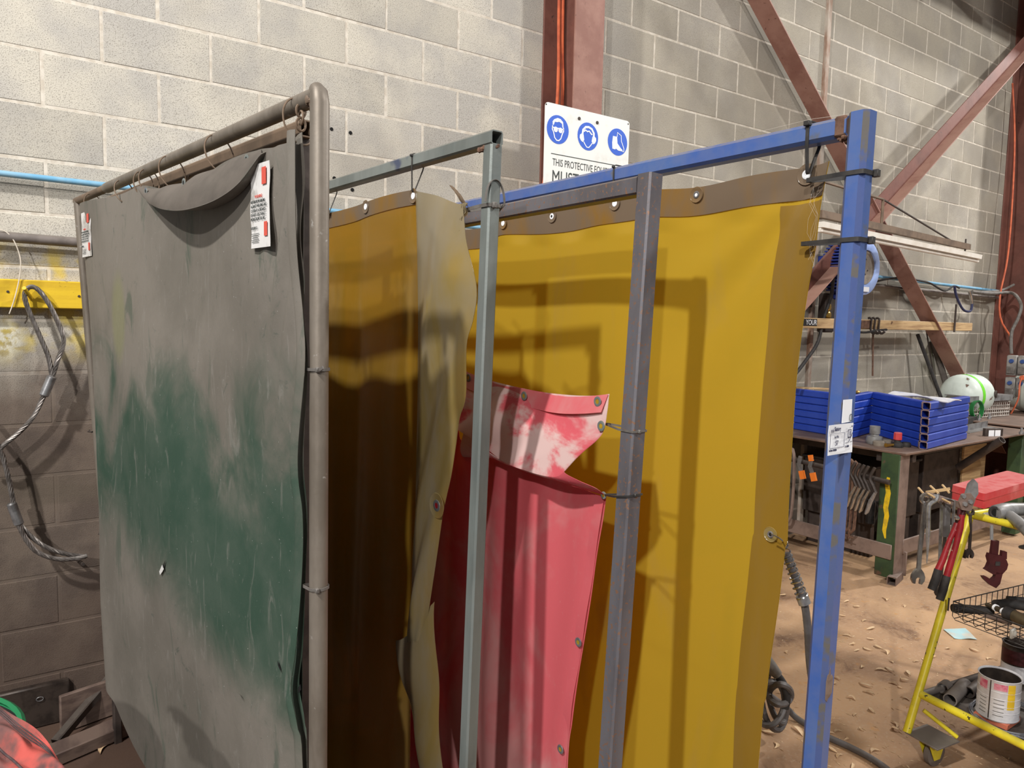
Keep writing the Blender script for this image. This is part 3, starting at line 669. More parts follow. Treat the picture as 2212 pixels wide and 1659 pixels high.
def tie(label, corners, target, ex, ey, o, w_=.0048, t_=.0014, mat='black_plastic', head=None, tail=.0, up=None):
    """cable tie: band round the hull of section corners and a target point, in plane o+ex*a+ey*b"""
    H = hull([(a, b) for a, b in corners]+[(target[0]+.004*math.cos(k), target[1]+.004*math.sin(k)) for k in range(0, 6)])
    P = [V(o)+V(ex)*a+V(ey)*b for a, b in H]
    # round the corners
    Q = []
    for i in range(len(P)):
        a, b, c = P[i-1], P[i], P[(i+1) % len(P)]
        la, lc = (a-b).length, (c-b).length; d = min(.006, la*.4, lc*.4)
        p0, p1 = b+(a-b).normalized()*d, b+(c-b).normalized()*d; Q += [p0, (p0+p1+b*2)/4, p1]
    nrm = V(ex).cross(V(ey)).normalized()
    T = thing('cable_tie', min(Q, key=lambda p: p.z), label, 'cable tie')
    g = G(); g.sweep(Q, [(-w_/2, -t_/2), (w_/2, -t_/2), (w_/2, t_/2), (-w_/2, t_/2)], up=nrm, closed=True); g.build('band', mat, T)
    h = V(o)+V(ex)*head[0]+V(ey)*head[1]
    X = M.Translation(h) @ M([list(V(ex))+[0], list(V(ey))+[0], list(nrm)+[0], [0, 0, 0, 1]]).transposed()
    g = G(); g.box((0, 0, 0), (w_*1.5, w_*1.3, w_*1.7), X, .0012); g.build('head', mat, T)
    if tail: g = G(); a = V(o)+V(ex)*head[0]+V(ey)*head[1]; g.sweep([a, a+V(ex)*tail*.6+nrm*.002, a+V(ex)*tail+nrm*.006], [(-w_/2, -t_/2), (w_/2, -t_/2), (w_/2, t_/2), (-w_/2, t_/2)], up=nrm); g.build('tail', mat, T)
    return T
LNK = {}
def lp(P, z):
    k, H_ = LNK.get(round(P.x, 3), (0, 2)); return V((P.x-k*(1-z/H_), P.y, z))
def sq(c, h): return [(c[0]-h, c[1]-h), (c[0]+h, c[1]-h), (c[0]+h, c[1]+h), (c[0]-h, c[1]+h)]
UZ = V((0, 0, 1))
def foot(T, P, D, mat, w_=.03, ln=.62):
    n = V((-D.y, D.x, 0)); g = G(); z = w_/2
    g.rhs(V((P.x, P.y, z))-n*ln/2, V((P.x, P.y, z))+n*ln/2, w_, w_); g.build('foot', mat, T)

# --- screen A: green curtain on a tube frame (nearest the left)
DA = dirz(-7.1); PA = V((.108, -2.027, 0)); NA = V((-DA.y, DA.x, 0))          # NA faces the viewer's left
LA = 1.83; HA = 2.05; LNK[round(PA.x, 3)] = (.009, HA)
T = thing('curtain_frame', PA, 'round grey tube frame carrying the green welding curtain', 'frame', None)
rt = .0163
g = G(); g.tube([lp(PA, 0), PA+UZ*(HA-.03), PA+UZ*(HA-.012)+DA*.004, PA+UZ*(HA-.002)+DA*.014], [rt*1.06, rt*1.06, rt*1.02, rt*.8], 20); g.build('post', 'grey_tube', T)
a = PA+UZ*(HA-rt)+DA*.008; e = PA+UZ*(HA-rt)+DA*1.42; e2 = PA+UZ*(HA-rt)+DA*LA
g = G(); g.tube([a, e, e+DA*.012], [rt, rt, rt*.86], 20); g.build('rail', 'grey_tube', T)
g = G(); g.tube([e, e2], rt*.8, 18); g.build('rail_extension', 'brown_tube', T, label='thinner brown end of the top rail')
B = PA+DA*(LA-.02); B0 = pz(262, 1575, 0.); g = G(); g.tube([B0, V((B.x, B.y, HA-rt))], rt*.9, 18); g.build('post', 'grey_tube', T)
B = B0; foot(T, B, DA, 'brown_tube'); foot(T, lp(PA, 0), DA, 'grey_tube')
g = G(); weld(g, PA+UZ*(HA-.03)+DA*.016, 14, .012); g.build('weld_bead', 'brown_tube', T)

OA = NA*.021   # curtain hangs on the viewer's side of the frame
def plA(x, y, off=None): return pl(x, y, PA+(OA if off is None else off), DA)
TC = thing('welding_curtain', PA+OA, 'large dusty green welding curtain hung with rings on the left tube frame', 'curtain')
top = [plA(*q) for q in [(172, 442), (240, 424), (308, 402), (362, 408), (430, 383), (500, 352), (560, 328), (610, 312), (646, 284)]]
left = [plA(*q) for q in [(172, 442), (190, 640), (206, 820), (228, 1100), (236, 1300), (243, 1482)]]
right = [plA(*q) for q in [(646, 284), (650, 400), (651, 560), (659, 690), (664, 800), (655, 1000), (661, 1110), (655, 1250), (648, 1400), (640, 1480), (652, 1560), (659, 1659)]]
right.append(V((right[-1].x, right[-1].y, .24)))
bot = [left[-1], plA(327, 1659), right[-1].lerp(plA(327, 1659), .5), right[-1]]
fA = coons(top, bot, left, right)
def curA(u, v, k=1.):
    p = fA(u, v); s_ = (p-PA).dot(DA); z = p.z
    o = 0; aw = 0
    o += .010*math.sin(u*17+v*3)*(1-v)**3*(.3 if aw > .3 else 1) + .012*math.sin(u*5+1.3)*v + .006*math.sin(u*9-v*7) + .022*bulge(s_, .9, .5)*bulge(z, 1.0, .5)
    # diagonal tension folds near the near top corner
    o += .007*math.sin((s_-.05)*95+(z-1.9)*30)*bulge(s_, .1, .09)*bulge(z, 1.75, .25)
    # vertical tucked fold near the wall end
    o += .012*bulge(s_, 1.42, .05)*max(0, min(1, (1.0-z)*3))
    return p+NA*o*k
g = G(); g.patch(curA, 150, 170, .0015); g.build('sheet', 'green_cloth', TC)
lt = [plA(x, y) for x, y in [(306, 403), (345, 408), (400, 396), (430, 384), (500, 352), (545, 336), (575, 325)]]
lb_ = [plA(x, y, OA+NA*o_) for x, y, o_ in [(308, 408, .004), (330, 432, .018), (362, 451, .030), (405, 458, .034), (450, 450, .034), (495, 430, .030), (535, 396, .020), (575, 335, .006)]]
fL = coons(lt, lb_, [lt[0], lb_[0]], [lt[-1], lb_[-1]])
def lipf(u, v):
    w_ = math.sin(u*math.pi)**.7
    return fL(u, v)+NA*(.010+.034*w_*math.sin(v*math.pi*.62)**.8-.028*w_*v*.6+.006*math.sin(u*24)*w_*(1-v))
g = G(); g.patch(lipf, 70, 16, .002); g.build('sagging_lip', 'green_lip', TC)
g = G(); g.patch(lambda u, v: lipf(u, 1)+(fL(u, 1)+UZ*.006-NA*.026*math.sin(u*math.pi)-lipf(u, 1))*v, 70, 5, .0015); g.build('lip_underside', 'green_cloth', TC)
def surfA(x, y, lift=.003):
    q = plA(x, y); best = None
    for i in range(0, 61):
        for j in range(0, 61):
            p = fA(i/60, j/60); d = (p-q).length
            if best is None or d < best[0]: best = (d, i/60, j/60)
    return q + (curA(best[1], best[2])-fA(best[1], best[2])) + NA*lift
# hem at the near edge
g = G(); R_ = curve(right); g.patch(lambda u, v: R_(v*.98)+DA*(.004+u*.03-.012)+NA*(.0105+.004*math.sin(v*23)+.006*math.sin(u*3.1)), 6, 90, .0015); g.build('edge_hem', 'green_cloth', TC)
for (x, y) in ((536, 345), (318, 414), (400, 395)): eyelet(TC, on(lipf if x < 530 else curA, x, y, NA, .003), NA, .010, 'teal_steel')
# stickers
def sticker(parent, c0, ex, ez, w_, h_, big):
    nn = ex.cross(ez); g = G(); g.patch(lambda u, v: c0+ex*(u*w_+.002*math.sin(v*9))-ez*(v*h_)+nn*(.0005*math.sin(v*14+u*3)), 8, 24, .0006); s_ = g.build('warning_label', 'label_paper', parent)
    z0 = .0022
    def tx(b_, size, x, y, m_='ink', xs=.7): return text('print', b_, size, c0+ex*x-ez*y, ex, ez, m_, s_, xs, off=z0)
    tx('WARNING', h_*.055, w_*.28, h_*.405, 'ink_red', .8)
    for k, l_ in enumerate(('NOT FOR EFFECTIVE SHIELDING', 'AGAINST WELDING ARC', 'CLOSER AT A DISTANCE', 'OF NOT LESS THAN 2', 'METRES FROM THE ARC.')):
        tx(l_, h_*.05, w_*.06, h_*(.462+.052*k), xs=w_*.88/(len(l_)*h_*.05*.62))
    tx('CATEGORY CS', h_*.045, w_*.05, h_*.775, xs=.62)
    for k in range(5): g = G(); g.box((0, 0, 0), (w_*(.42-.05*(k % 3)), h_*.006, .0004), M.Translation(c0+ex*w_*.28-ez*h_*(.83+.025*k)+nn*z0) @ M([list(ex)+[0], list(ez)+[0], list(nn)+[0], [0, 0, 0, 1]]).transposed()); g.build('print_line', 'ink', s_)
    for a0, b0, hh, ww in ((.66, .06, .20, .22), (.76, .70, .17, .16)):
        g = G(); g.box((0, 0, 0), (w_*ww, h_*hh, .0004), M.Translation(c0+ex*w_*(a0+ww/2)-ez*h_*(b0+hh/2)+nn*z0) @ M([list(ex)+[0], list(ez)+[0], list(nn)+[0], [0, 0, 0, 1]]).transposed()); g.build('red_block', 'ink_red', s_)
    return s_
c0 = surfA(556, 362, .003); c1 = plA(597, 362); ww = abs((c1-plA(556, 362)).dot(DA)); hh = (plA(556, 355).z-plA(556, 532).z)
sticker(TC, c0, -DA, UZ, ww, hh, True)
c0 = surfA(184, 462, .003); ww = abs((plA(204, 462)-plA(184, 462)).dot(DA)); hh = plA(186, 462).z-plA(195, 556).z
sticker(TC, c0, -DA, UZ, ww, hh, False)
# tears
def tear(parent, P, wd):
    g = G(); P = [surfA(x, y, .0035) for x, y in P]; n = len(P); L_ = [p+DA*wd*math.sin(math.pi*k/(n-1)) for k, p in enumerate(P)]; R2 = [p-DA*wd*math.sin(math.pi*k/(n-1)) for k, p in enumerate(P)]
    g.add(L_+R2, [(i, i+1, n+i+1, n+i) for i in range(n-1)]); g.build('tear', 'hole', parent)
tear(TC, [(376, 1206), (371, 1220), (374, 1234)], .006); tear(TC, [(597, 1426), (600, 1440), (605, 1455)], .005); tear(TC, [(517, 1492), (526, 1500), (532, 1514)], .003); tear(TC, [(648, 1478), (646, 1488), (642, 1498)], .006)
a = surfA(372, 1226, .004); g = G(); g.prism([(0, 0), (-.012, .008), (-.036, -.016), (-.03, -.024), (-.008, -.008)], a, -DA, UZ, .001); g.build('torn_flap', 'label_paper', TC, label='pale torn flap hanging from a slit')
# rings along the top
for i, (x, y, sq_) in enumerate(((647, 262, .0), (474, 330, 0), (372, 372, 0), (322, 388, 0), (310, 391, 0), (268, 408, 0), (200, 432, 0))):
    c = plA(x, y, NA*.006); c.z = HA-.052
    lab = ['wire curtain ring nearest the near post of the green curtain', 'wire ring above the sagging lip of the green curtain', 'wire ring left of the sagging lip of the green curtain', 'first of two close wire rings on the green curtain rail', 'second of two close wire rings on the green curtain rail', 'wire ring where the rail of the green curtain narrows', 'wire ring at the wall end of the green curtain rail'][i]
    ring(lab, c, DA, .044 if i < 3 else .036, .72, .0018, (.012, .02, .02, .016, .01, .02, .012)[i])
c = plA(650, 240, NA*.008)
g = G(); 
for k in range(3):
    cc = c+UZ*(-.012*k); ax = DA if k % 2 else NA
    g.tube([cc+ax*(.009*math.cos(2*math.pi*q/16))+UZ*(.012*math.sin(2*math.pi*q/16)) for q in range(16)], .0024, 6, closed=True)
tag(g.build('chain_links', 'brown_tube'), 'short steel chain at the near corner of the green curtain', 'chain')
# ties on the near post
for (y, x1, y1, mt, lb) in ((797, 657, 800, 'grey_plastic', 'dusty grey cable tie round the left post, halfway up'), (1265, 659, 1246, 'grey_plastic', 'dusty grey cable tie round the left post, low down')):
    q = plA(x1, y1); z = pl(690, y, PA, DA).z; o = lp(PA, z)
    tg = ((q-o).dot(DA), (q-o).dot(NA))
    tie(lb, [(.021*math.cos(k), .021*math.sin(k)) for k in range(6)], tg, DA, NA, o, .0055, .0016, mt, head=(-.018, .012), tail=-.02 if y < 900 else 0)
for (x, y, n_) in ((203, 930, 'upper'), (226, 1150, 'lower')):
    q = plA(x, y); g = G(); 
    g.tube([q+NA*.012+DA*.01, q+NA*.02-DA*.01, q+NA*.012-DA*.03], .003, 6); tag(g.build('wire_twist', 'dark_steel'), n_+' twisted wire on the wall-side edge of the green curtain', 'wire')

# --- second green curtain right behind, on a square tube frame
PB = PA+V((.062, .012, 0))+DA*.15; 
T = thing('curtain_frame', PB, 'brown square tube frame standing right behind the green curtain', 'frame')
g = G(); g.rhs(PB+UZ*2.017+DA*.02, PB+UZ*2.017+DA*1.6, .03, .034); g.build('rail', 'brown_tube', T)
for k in (.045, 1.58):
    g = G(); q = PB+DA*k; g.rhs(q, q+UZ*2.0, .028, .028, up=DA); g.build('post', 'dark_steel', T)
TB = thing('welding_curtain', PB, 'second darker green curtain hanging behind the first', 'curtain')
def curB(u, v):
    s_ = -.01+u*1.56; z = 1.93-.03*math.sin(u*math.pi)+.012*math.cos(u*30)-v*(1.66)
    return PB+DA*s_+UZ*z+NA*(.020+.012*math.sin(u*13+v*2)*(1-.4*v)+.008*math.sin(u*31))
g = G(); g.patch(curB, 90, 40, .0015); g.build('sheet', 'green_cloth_back', TB)
for k, s_ in enumerate((.4, .65, .85, 1.15)): ring(['nearest', 'second', 'third', 'farthest'][k]+' wire ring on the brown rail behind the green curtain', PB+DA*s_+UZ*1.975, DA, .036, .6, .0018, .01, 'rings on the brown rail')

# --- screen B: grey-teal square tube frame with torn amber sheet
DB = dirz(-3.3); PC = V((.525, -1.96, 0)); NB = V((-DB.y, DB.x, 0)); HB = 2.05; wB = .032; LNK[round(PC.x, 3)] = (.054, HB)
T = thing('curtain_frame', PC, 'grey-green square tube frame with an open rail end', 'frame')
g = G(); g.rhs(lp(PC, 0), PC+UZ*(HB-.031), wB, wB, up=DB); g.build('post', 'teal_steel', T)
g = G(); g.rhs(PC+UZ*(HB-.0155)-DB*.015, PC+UZ*(HB-.0155)+DB*1.80, wB, .031, t=.0028); g.build('rail', 'teal_steel', T)
g = G(); g.box((0, 0, 0), (.02, .002, .02), M.Translation(PC+UZ*(HB-.0155)+DB*.04)); g.build('rail_inside', 'hole', T)
g = G(); g.rhs(PC+DB*1.79, PC+DB*1.79+UZ*(HB-.031), wB, wB, up=DB); g.build('post', 'teal_steel', T)
g = G(); weld(g, PC+UZ*(HB-.036)+DB*.018+NB*.008, 16, .009); weld(g, PC+UZ*(HB-.034)-DB*.012, 8, .005); g.build('weld_bead', 'rust', T)
foot(T, lp(PC, 0), DB, 'teal_steel'); foot(T, PC+DB*1.79, DB, 'teal_steel')
TS = thing('amber_screen', PC, 'torn brownish amber plastic screen on the grey-green frame', 'screen')
OB = NB*.006
def plB(x, y, o=OB): return pl(x, y, PC+o, DB)
Lt = PC+OB+DB*1.72
fold_t, fold_b = plB(897, 412), plB(888, 1380)
topB = [V((Lt.x, Lt.y, 1.95)), plB(705, 462), plB(790, 434), fold_t]
botB = [V((Lt.x, Lt.y, .08)), V((fold_b.x, fold_b.y, .08))+DB*.3, V((fold_b.x, fold_b.y, .08))]
fB = coons(topB, botB, [topB[0], botB[0]], [fold_t, plB(903, 700), plB(897, 1100), fold_b, V((fold_b.x, fold_b.y, .08))])
def curS(u, v): return fB(u, v)+NB*(.010*math.sin(u*14+v*2.2)+.006*math.sin(u*41+v)*v+.014*(1-v)*math.sin(u*7))*(1-u**8)
g = G(); g.patch(curS, 90, 70, .0012); g.build('sheet', 'amber_brown', TS)
g = G(); g.patch(lambda u, v: curS(u, v*.0315+.0)+NB*.0022+UZ*.002, 90, 5, .0012); g.build('top_hem', 'amber_hem', TS)
# flap past the fold: turned towards the viewer, wrinkled
edge = [(1000, 444), (1007, 520), (1029, 620), (1022, 690), (1008, 745), (1006, 855), (992, 905), (984, 965), (974, 1030), (958, 1105), (944, 1200), (926, 1320), (916, 1380)]
fF = coons([fold_t+NB*.0, plB(950, 424, NB*.02), plB(1000, 444, NB*.02)], [fold_b, plB(900, 1386, NB*.04), plB(916, 1380, NB*.03)], [fold_t, plB(903, 700), plB(897, 1100), fold_b], [plB(x, y, NB*.03) for x, y in edge])
def curF(u, v): return fF(u, v)+NB*(.020*math.sin(u*math.pi)*(.5+.5*math.sin(v*9))+.006*math.sin(u*9+v*17)*u*(1-u)*4)
g = G(); g.patch(curF, 26, 90, .0012); g.build('folded_flap', 'clear_flap', TS, label='pale dusty folded edge of the screen')
edge2 = [(962, 1100), (950, 1180), (942, 1320), (944, 1480), (950, 1659)]
# lower tail under the tear
ft = coons([plB(855, 1384, NB*.02), plB(892, 1368, NB*.026), plB(938, 1300, NB*.02)], [plB(912, 1700, NB*.02), plB(930, 1700, NB*.02), plB(958, 1700, NB*.02)],
           [plB(855, 1384, NB*.02), plB(868, 1470, NB*.03), plB(893, 1560, NB*.02), plB(912, 1700, NB*.02)], [plB(938, 1300, NB*.02), plB(944, 1440, NB*.025), plB(950, 1560, NB*.02), plB(958, 1700, NB*.02)])
g = G(); g.patch(lambda u, v: ft(u, v)+NB*(.015*math.sin(u*3.14)+.004*math.sin(v*11)), 12, 30, .0012); g.build('torn_tail', 'clear_flap', TS, label='pale torn lower tail of the screen')
# crumpled corner by the tie
cA_, cB_ = plB(1002, 440, NB*.022), plB(990, 520, NB*.03)
g = G(); g.patch(lambda u, v: cA_.lerp(cB_, v)+DB*((u-.5)*.030*(1-.55*v))+NB*(.006*math.sin(u*22+v*3)*(1-.5*v)+.004*math.sin(v*19)), 18, 24, .0012); g.build('crumpled_corner', 'clear_flap', TS)
tp_ = curve([plB(977, 404, NB*.03), plB(990, 420, NB*.034), plB(1003, 441, NB*.022)])
g = G(); g.patch(lambda u, v: tp_(v)+(DB*.3+NB*.4+UZ*.35)*((u-.5)*(.020+.012*v))+NB*(.003*math.sin(u*15+v*4)), 12, 12, .0012); g.build('crumpled_tip', 'amber_hem', TS)
for (x, y) in ((709, 458), (793, 447), (896, 424)): eyelet(TS, on(curS, x, y, NB, .0045), NB, .0085, 'sign_white', 'amber_hem', 'sign_white')
eyelet(TS, on(curF, 945, 1092, NB, .002), NB, .014, 'alloy', 'clear_flap', 'red_tool')
# ties on that frame (rail section plane: NB / UZ)
def rail_tie(x, y0, xt, yt, P, N_, D_, H_, hw, lab, w_=.0048, mt='black_plastic', headtop=True):
    q = pl(xt, yt, P+N_*.012, D_); s_ = (q-P).dot(D_); o = P+D_*s_; r0 = H_-hw
    return tie(lab, sq((0, r0), hw+.0015), ((q-o).dot(N_), q.z), N_, UZ, V((o.x, o.y, 0)), w_, .0014, mt, head=(hw+.003 if headtop else 0, H_-.004 if headtop else H_))
rail_tie(880, 325, 893, 412, PC, NB, DB, HB, .0155, 'black cable tie looped over the grey-green rail at a screen corner')
rail_tie(727, 400, 709, 458, PC, NB, DB, HB, .0155, 'black cable tie on the grey-green rail close to the left post')
def post_tie(P, D_, N_, hw, x, y, xt, yt, lab, w_=.0052, mt='black_plastic', tail=0., off=.006, hd=None):
    z = pl(x, y, P+N_*hw, D_).z; q = pl(xt, yt, P+N_*off, D_); L0 = lp(P, z)
    return tie(lab, sq((0, 0), hw+.0018), ((q-L0).dot(D_), (q-L0).dot(N_)), D_, N_, L0, w_, .0016, mt, head=hd or (-hw-.003, hw*.2), tail=tail)
post_tie(PC, DB, NB, wB/2, 1050, 444, 1003, 447, 'grey cable tie holding the amber screen corner to the grey-green post', .0075, 'grey_plastic')
c = lp(PC, pl(1055, 430, PC, DB).z)
g = G(); g.sweep([c-DB*.017+NB*(.026*math.cos(a)) + UZ*(-.012+.05*max(0, math.sin(a))) for a in [math.pi*k/20 for k in range(21)]]+[c+DB*.012-NB*.026-UZ*.03], [(-.003, -.0008), (.003, -.0008), (.003, .0008), (-.003, .0008)], up=DB)
tag(g.build('cable_tie', 'grey_plastic'), 'loose grey cable tie arching round the grey-green post', 'cable tie')

# --- screen C: rusty steel frame with the faded red curtain
DC = dirz(.4); PD = V((.752, -2.216, 0)); NC = V((-DC.y, DC.x, 0)); HC = 1.95; wC = .040; LNK[round(PD.x, 3)] = (.086, HC)
T = thing('curtain_frame', PD, 'raw rust-speckled square tube frame carrying the red curtain', 'frame')
g = G(); g.rhs(lp(PD, 0), PD+UZ*HC, wC, wC, up=DC, hollow=False); g.build('post', 'raw_steel', T)
g = G(); g.rhs(PD+UZ*(HC-.021)+DC*.02, PD+UZ*(HC-.021)+DC*1.72, wC, .038); g.build('rail', 'raw_steel', T)
g = G(); g.rhs(PD+DC*1.72, PD+DC*1.72+UZ*HC, wC, wC, up=DC, hollow=False); g.build('post', 'raw_steel', T)
g = G(); weld(g, PD+UZ*(HC-.002)+DC*.02, 10, .006); g.build('weld_bead', 'rust', T)
foot(T, lp(PD, 0), DC, 'raw_steel', .04); foot(T, PD+DC*1.72, DC, 'raw_steel', .04)
TR = thing('red_curtain', PD, 'faded red plastic curtain sagging between the two middle posts', 'curtain')
def plC(x, y, o=0.): return pl(x, y, PD+NC*o, DC)
def ext(p, s_, z=None): q = PD+DC*s_; return V((q.x, q.y, p.z if z is None else z))
# body
bt = [plC(x, y) for x, y in [(1004, 950), (1062, 972), (1150, 1012), (1230, 1046), (1309, 1074)]]
bt = [ext(bt[0], 1.5, bt[0].z+.12), ext(bt[0], .9, bt[0].z+.06)]+bt
br = [plC(x, y) for x, y in [(1309, 1074), (1303, 1120), (1290, 1195), (1277, 1290), (1262, 1385), (1248, 1470), (1236, 1560), (1226, 1659)]]; br.append(V((br[-1].x, br[-1].y, .06)))
bl = [bt[0], ext(bt[0], 1.5, .06)]
fR = coons(bt, [bl[-1], ext(bt[0], .8, .06), br[-1]], bl, br)
def curR(u, v): return fR(u, v)+NC*(.016*math.sin(u*26+v*1.5)*(.4+.6*v)*(1-u**10)+.008*math.sin(u*47-v*2)*(1-u**6)+.02*math.sin(v*3)*u*u*(1-u)*3)
g = G(); g.patch(curR, 130, 60, .0012); g.build('sheet', 'red_sheet', TR)
for (x, y) in ((1253, 1386), (1214, 1617)): eyelet(TR, on(curR, x, y, NC, .005), NC, .011, 'alloy', None, 'amber_sheet')
g = G(); B_ = curve(br); g.patch(lambda u, v: B_(v)+DC*(.002+.03*u)+NC*(.003+.002*math.sin(v*31)), 3, 60, .001); g.build('edge_hem', 'red_sheet', TR)
# sagging upper flap
ftop = [(1004, 800), (1060, 822), (1150, 843), (1215, 852), (1275, 855), (1316, 851)]
flow = [(1002, 934), (1060, 980), (1105, 1004), (1160, 1024), (1200, 1030), (1218, 1020)]
frt = [(1316, 851), (1318, 884), (1316, 925), (1303, 948), (1270, 975), (1242, 998), (1218, 1020)]
tp = [plC(x, y, .004) for x, y in ftop]; lw = [plC(x, y, .075) for x, y in flow]; rt_ = [plC(x, y, .005+.07*(i/6)**1.2) for i, (x, y) in enumerate(frt)]
tp = [ext(tp[0], 1.5, tp[0].z+.10), ext(tp[0], .95, tp[0].z+.07)]+tp; lw = [ext(lw[0], 1.5, lw[0].z+.12)+NC*.05, ext(lw[0], .95, lw[0].z+.06)+NC*.07]+lw
fU = coons(tp, lw, [tp[0], lw[0]], rt_)
def curU(u, v): return fU(u, v)+NC*(.028*math.sin(v*math.pi)*(.6+.4*math.sin(u*19))+.007*math.sin(u*33+v*5)*v*(1-u**8))
g = G(); g.patch(curU, 110, 30, .0012); g.build('sagging_flap', 'red_flap', TR, label='sagging pale-streaked upper fold of the red curtain')
# underside going back up to the body, with the pointed corner at the lower tie
un_t = lw; un_b = [p+UZ*.006 for p in bt]
fN = coons(lw[2:], [plC(x, y, .004) for x, y in [(1002, 990), (1062, 988), (1150, 1018), (1230, 1046), (1310, 1072)]], [lw[2], plC(1002, 990, .004)], [lw[-1], plC(1262, 1032, .05), plC(1295, 1048, .03), plC(1310, 1072, .004)])
g = G(); g.patch(lambda u, v: fN(u, v)+UZ*(-.008*math.sin(v*math.pi))+NC*(.012*math.sin(v*math.pi)), 50, 14, .001); g.build('fold_underside', 'red_flap', TR)
g = G(); tc = curve([plC(x, y, .006) for x, y in ftop[:]]); g.patch(lambda u, v: tc(u)+NC*(.0035+.02*v)+UZ*(-.002-.040*v+.002*math.sin(u*15)), 60, 4, .001); g.build('top_hem', 'red_sheet', TR)
for (x, y, o_) in ((1018, 816, .014), (1139, 855, .02), (1298, 867, .016), (1307, 920, .018)): eyelet(TR, on(curU, x, y, NC, .010), NC, .0115, 'teal_steel', None, 'amber_sheet')
eyelet(TR, plC(1304, 1070, .012), NC, .0085, 'teal_steel', None, 'amber_sheet')
post_tie(PD, DC, NC, wC/2, 1350, 925, 1311, 923, 'pale grey cable tie tying the red curtain to the rusty post, upper one', .0045, 'grey_plastic', off=.012)
z = pl(1350, 1058, PD, DC).z; q = plC(1310, 1071, .01); L0 = lp(PD, z)
tie('dark cable tie tying the red curtain to the rusty post, lower slanting one', sq((0, 0), wC/2+.002), ((q-L0).dot(DC), (q-L0).dot(NC)), (DC-UZ*.22), NC, L0, .0042, .0016, 'black_plastic', head=(-wC/2-.004, .004))

# --- screen D: blue frame with the amber yellow screen
DD = dirz(-.5); PE = V((.990, -2.537, 0)); ND = V((-DD.y, DD.x, 0)); HD = 2.05; wD = .042; LNK[round(PE.x, 3)] = (.049, HD)
T = thing('curtain_frame', PE, 'blue painted square tube frame carrying the big yellow screen', 'frame')
g = G(); g.rhs(lp(PE, 0), PE+UZ*HD, wD, wD, up=DD, rad=.009, hollow=False, worn=True); g.build('post', ['blue_paint', 'blue_worn'], T)
g = G(); g.rhs(PE+UZ*(HD-.0235)+DD*.021, PE+UZ*(HD-.0235)+DD*1.83, wD, .040, rad=.007); g.build('rail', 'blue_paint', T)
g = G(); g.rhs(PE+DD*1.84, PE+DD*1.84+UZ*HD, wD, wD, up=DD, rad=.008, hollow=False); g.build('post', 'blue_paint', T)
g = G(); weld(g, PE+UZ*(HD-.045)+DD*.030+ND*.008, 18, .008)
X = M.Translation(PE+UZ*(HD-.022)+DD*.034) @ M([list(DD)+[0], list(ND)+[0], [0, 0, 1, 0], [0, 0, 0, 1]]).transposed(); g.box((0, .0, 0), (.026, wD+.001, .0405), X, .004); g.build('rusty_weld', 'rust', T, label='rust-brown weld between rail and post')
zc = pl(1775, 1485, PE-DD*.021, V((1, 0, 0))).z
g = G(); g.prism([(-.0125, -.030), (-.006, -.036), (-.003, -.030), (.004, -.027), (.010, -.020), (.0115, -.004), (.0105, .012), (.006, .018), (.002, .016), (-.001, .034), (-.004, .022), (-.009, .020), (-.0125, .008)], lp(PE, zc)+V((-.004, -.0212, 0)), V((1, 0, 0)), UZ, .0007)
g.build('bare_patch', 'bare', T, label='scraped brown patch low on the blue post')
foot(T, lp(PE, 0), DD, 'blue_paint', .04, .6); foot(T, PE+DD*1.84, DD, 'blue_paint', .04, .6)
TY = thing('amber_screen', PE, 'large amber yellow plastic screen tied to the blue frame', 'screen')
def plD(x, y, o=.004): return pl(x, y, PE+ND*o, DD)
def extD(s_, z): q = PE+ND*.004+DD*s_; return V((q.x, q.y, z))
ty = [extD(1.74, 1.955), extD(1.3, 1.945), plD(1090, 462), plD(1195, 455), plD(1330, 428), plD(1415, 412), plD(1500, 405), plD(1640, 375), plD(1748, 356), plD(1782, 346)]
ry = [plD(x, y) for x, y in [(1782, 346), (1765, 445), (1757, 540), (1741, 640), (1722, 800), (1712, 930), (1702, 1080), (1698, 1176), (1694, 1182), (1680, 1300), (1664, 1420), (1656, 1500), (1646, 1600)]]; ry.append(V((ry[-1].x, ry[-1].y, .08)))
by = [extD(1.74, .08), extD(1.1, .08), ry[-1]]
fY = coons(ty, by, [ty[0], by[0]], ry)
def curY(u, v):
    p = fY(u, v); s_ = (p-PE).dot(DD); z = p.z
    o = .008*math.sin(u*11+v*3)+.007*math.sin(u*5-v*6)
    # tension folds fanning down from the tied corner
    dx, dz_ = s_-.07, 1.97-z; r_ = math.hypot(dx, dz_); th = math.atan2(dz_, dx+1e-6)
    if r_ < .75 and r_ > .03: o += .0065*math.sin(th*13)*math.sin(min(1, r_/.6)*math.pi)*bulge(th, .95, .55)
    hemk = (1-v)*30
    if v < .045: o += .005*math.sin(u*44)
    if u > .955: o += .010*math.sin(v*9)*(u-.955)/.045
    return p+ND*o
g = G(); g.patch(curY, 190, 120, .0012); g.build('sheet', 'amber_sheet', TY)
hf = lambda u, v: curY(.0+u, v)
g = G(); g.patch(lambda u, v: curY(u, v*.036)+ND*.0024, 190, 5, .0012); g.build('top_hem', 'amber_hem', TY)
g = G(); g.patch(lambda u, v: curY(.938+.062*u, .04+.96*v)+ND*.0022, 8, 110, .0012); g.build('side_hem', 'amber_side', TY)
for (x, y) in ((1089, 483), (1195, 468), (1331, 440), (1507, 421)): eyelet(TY, on(curY, x, y, ND, .0045), ND, .0085, 'alloy' if x in (1507,) else 'sign_white', 'amber_hem', 'sign_white' if x != 1195 else True)
eyelet(TY, on(curY, 1746, 378, ND, .0055), ND, .010, 'sign_white', 'amber_hem', 'sign_white')
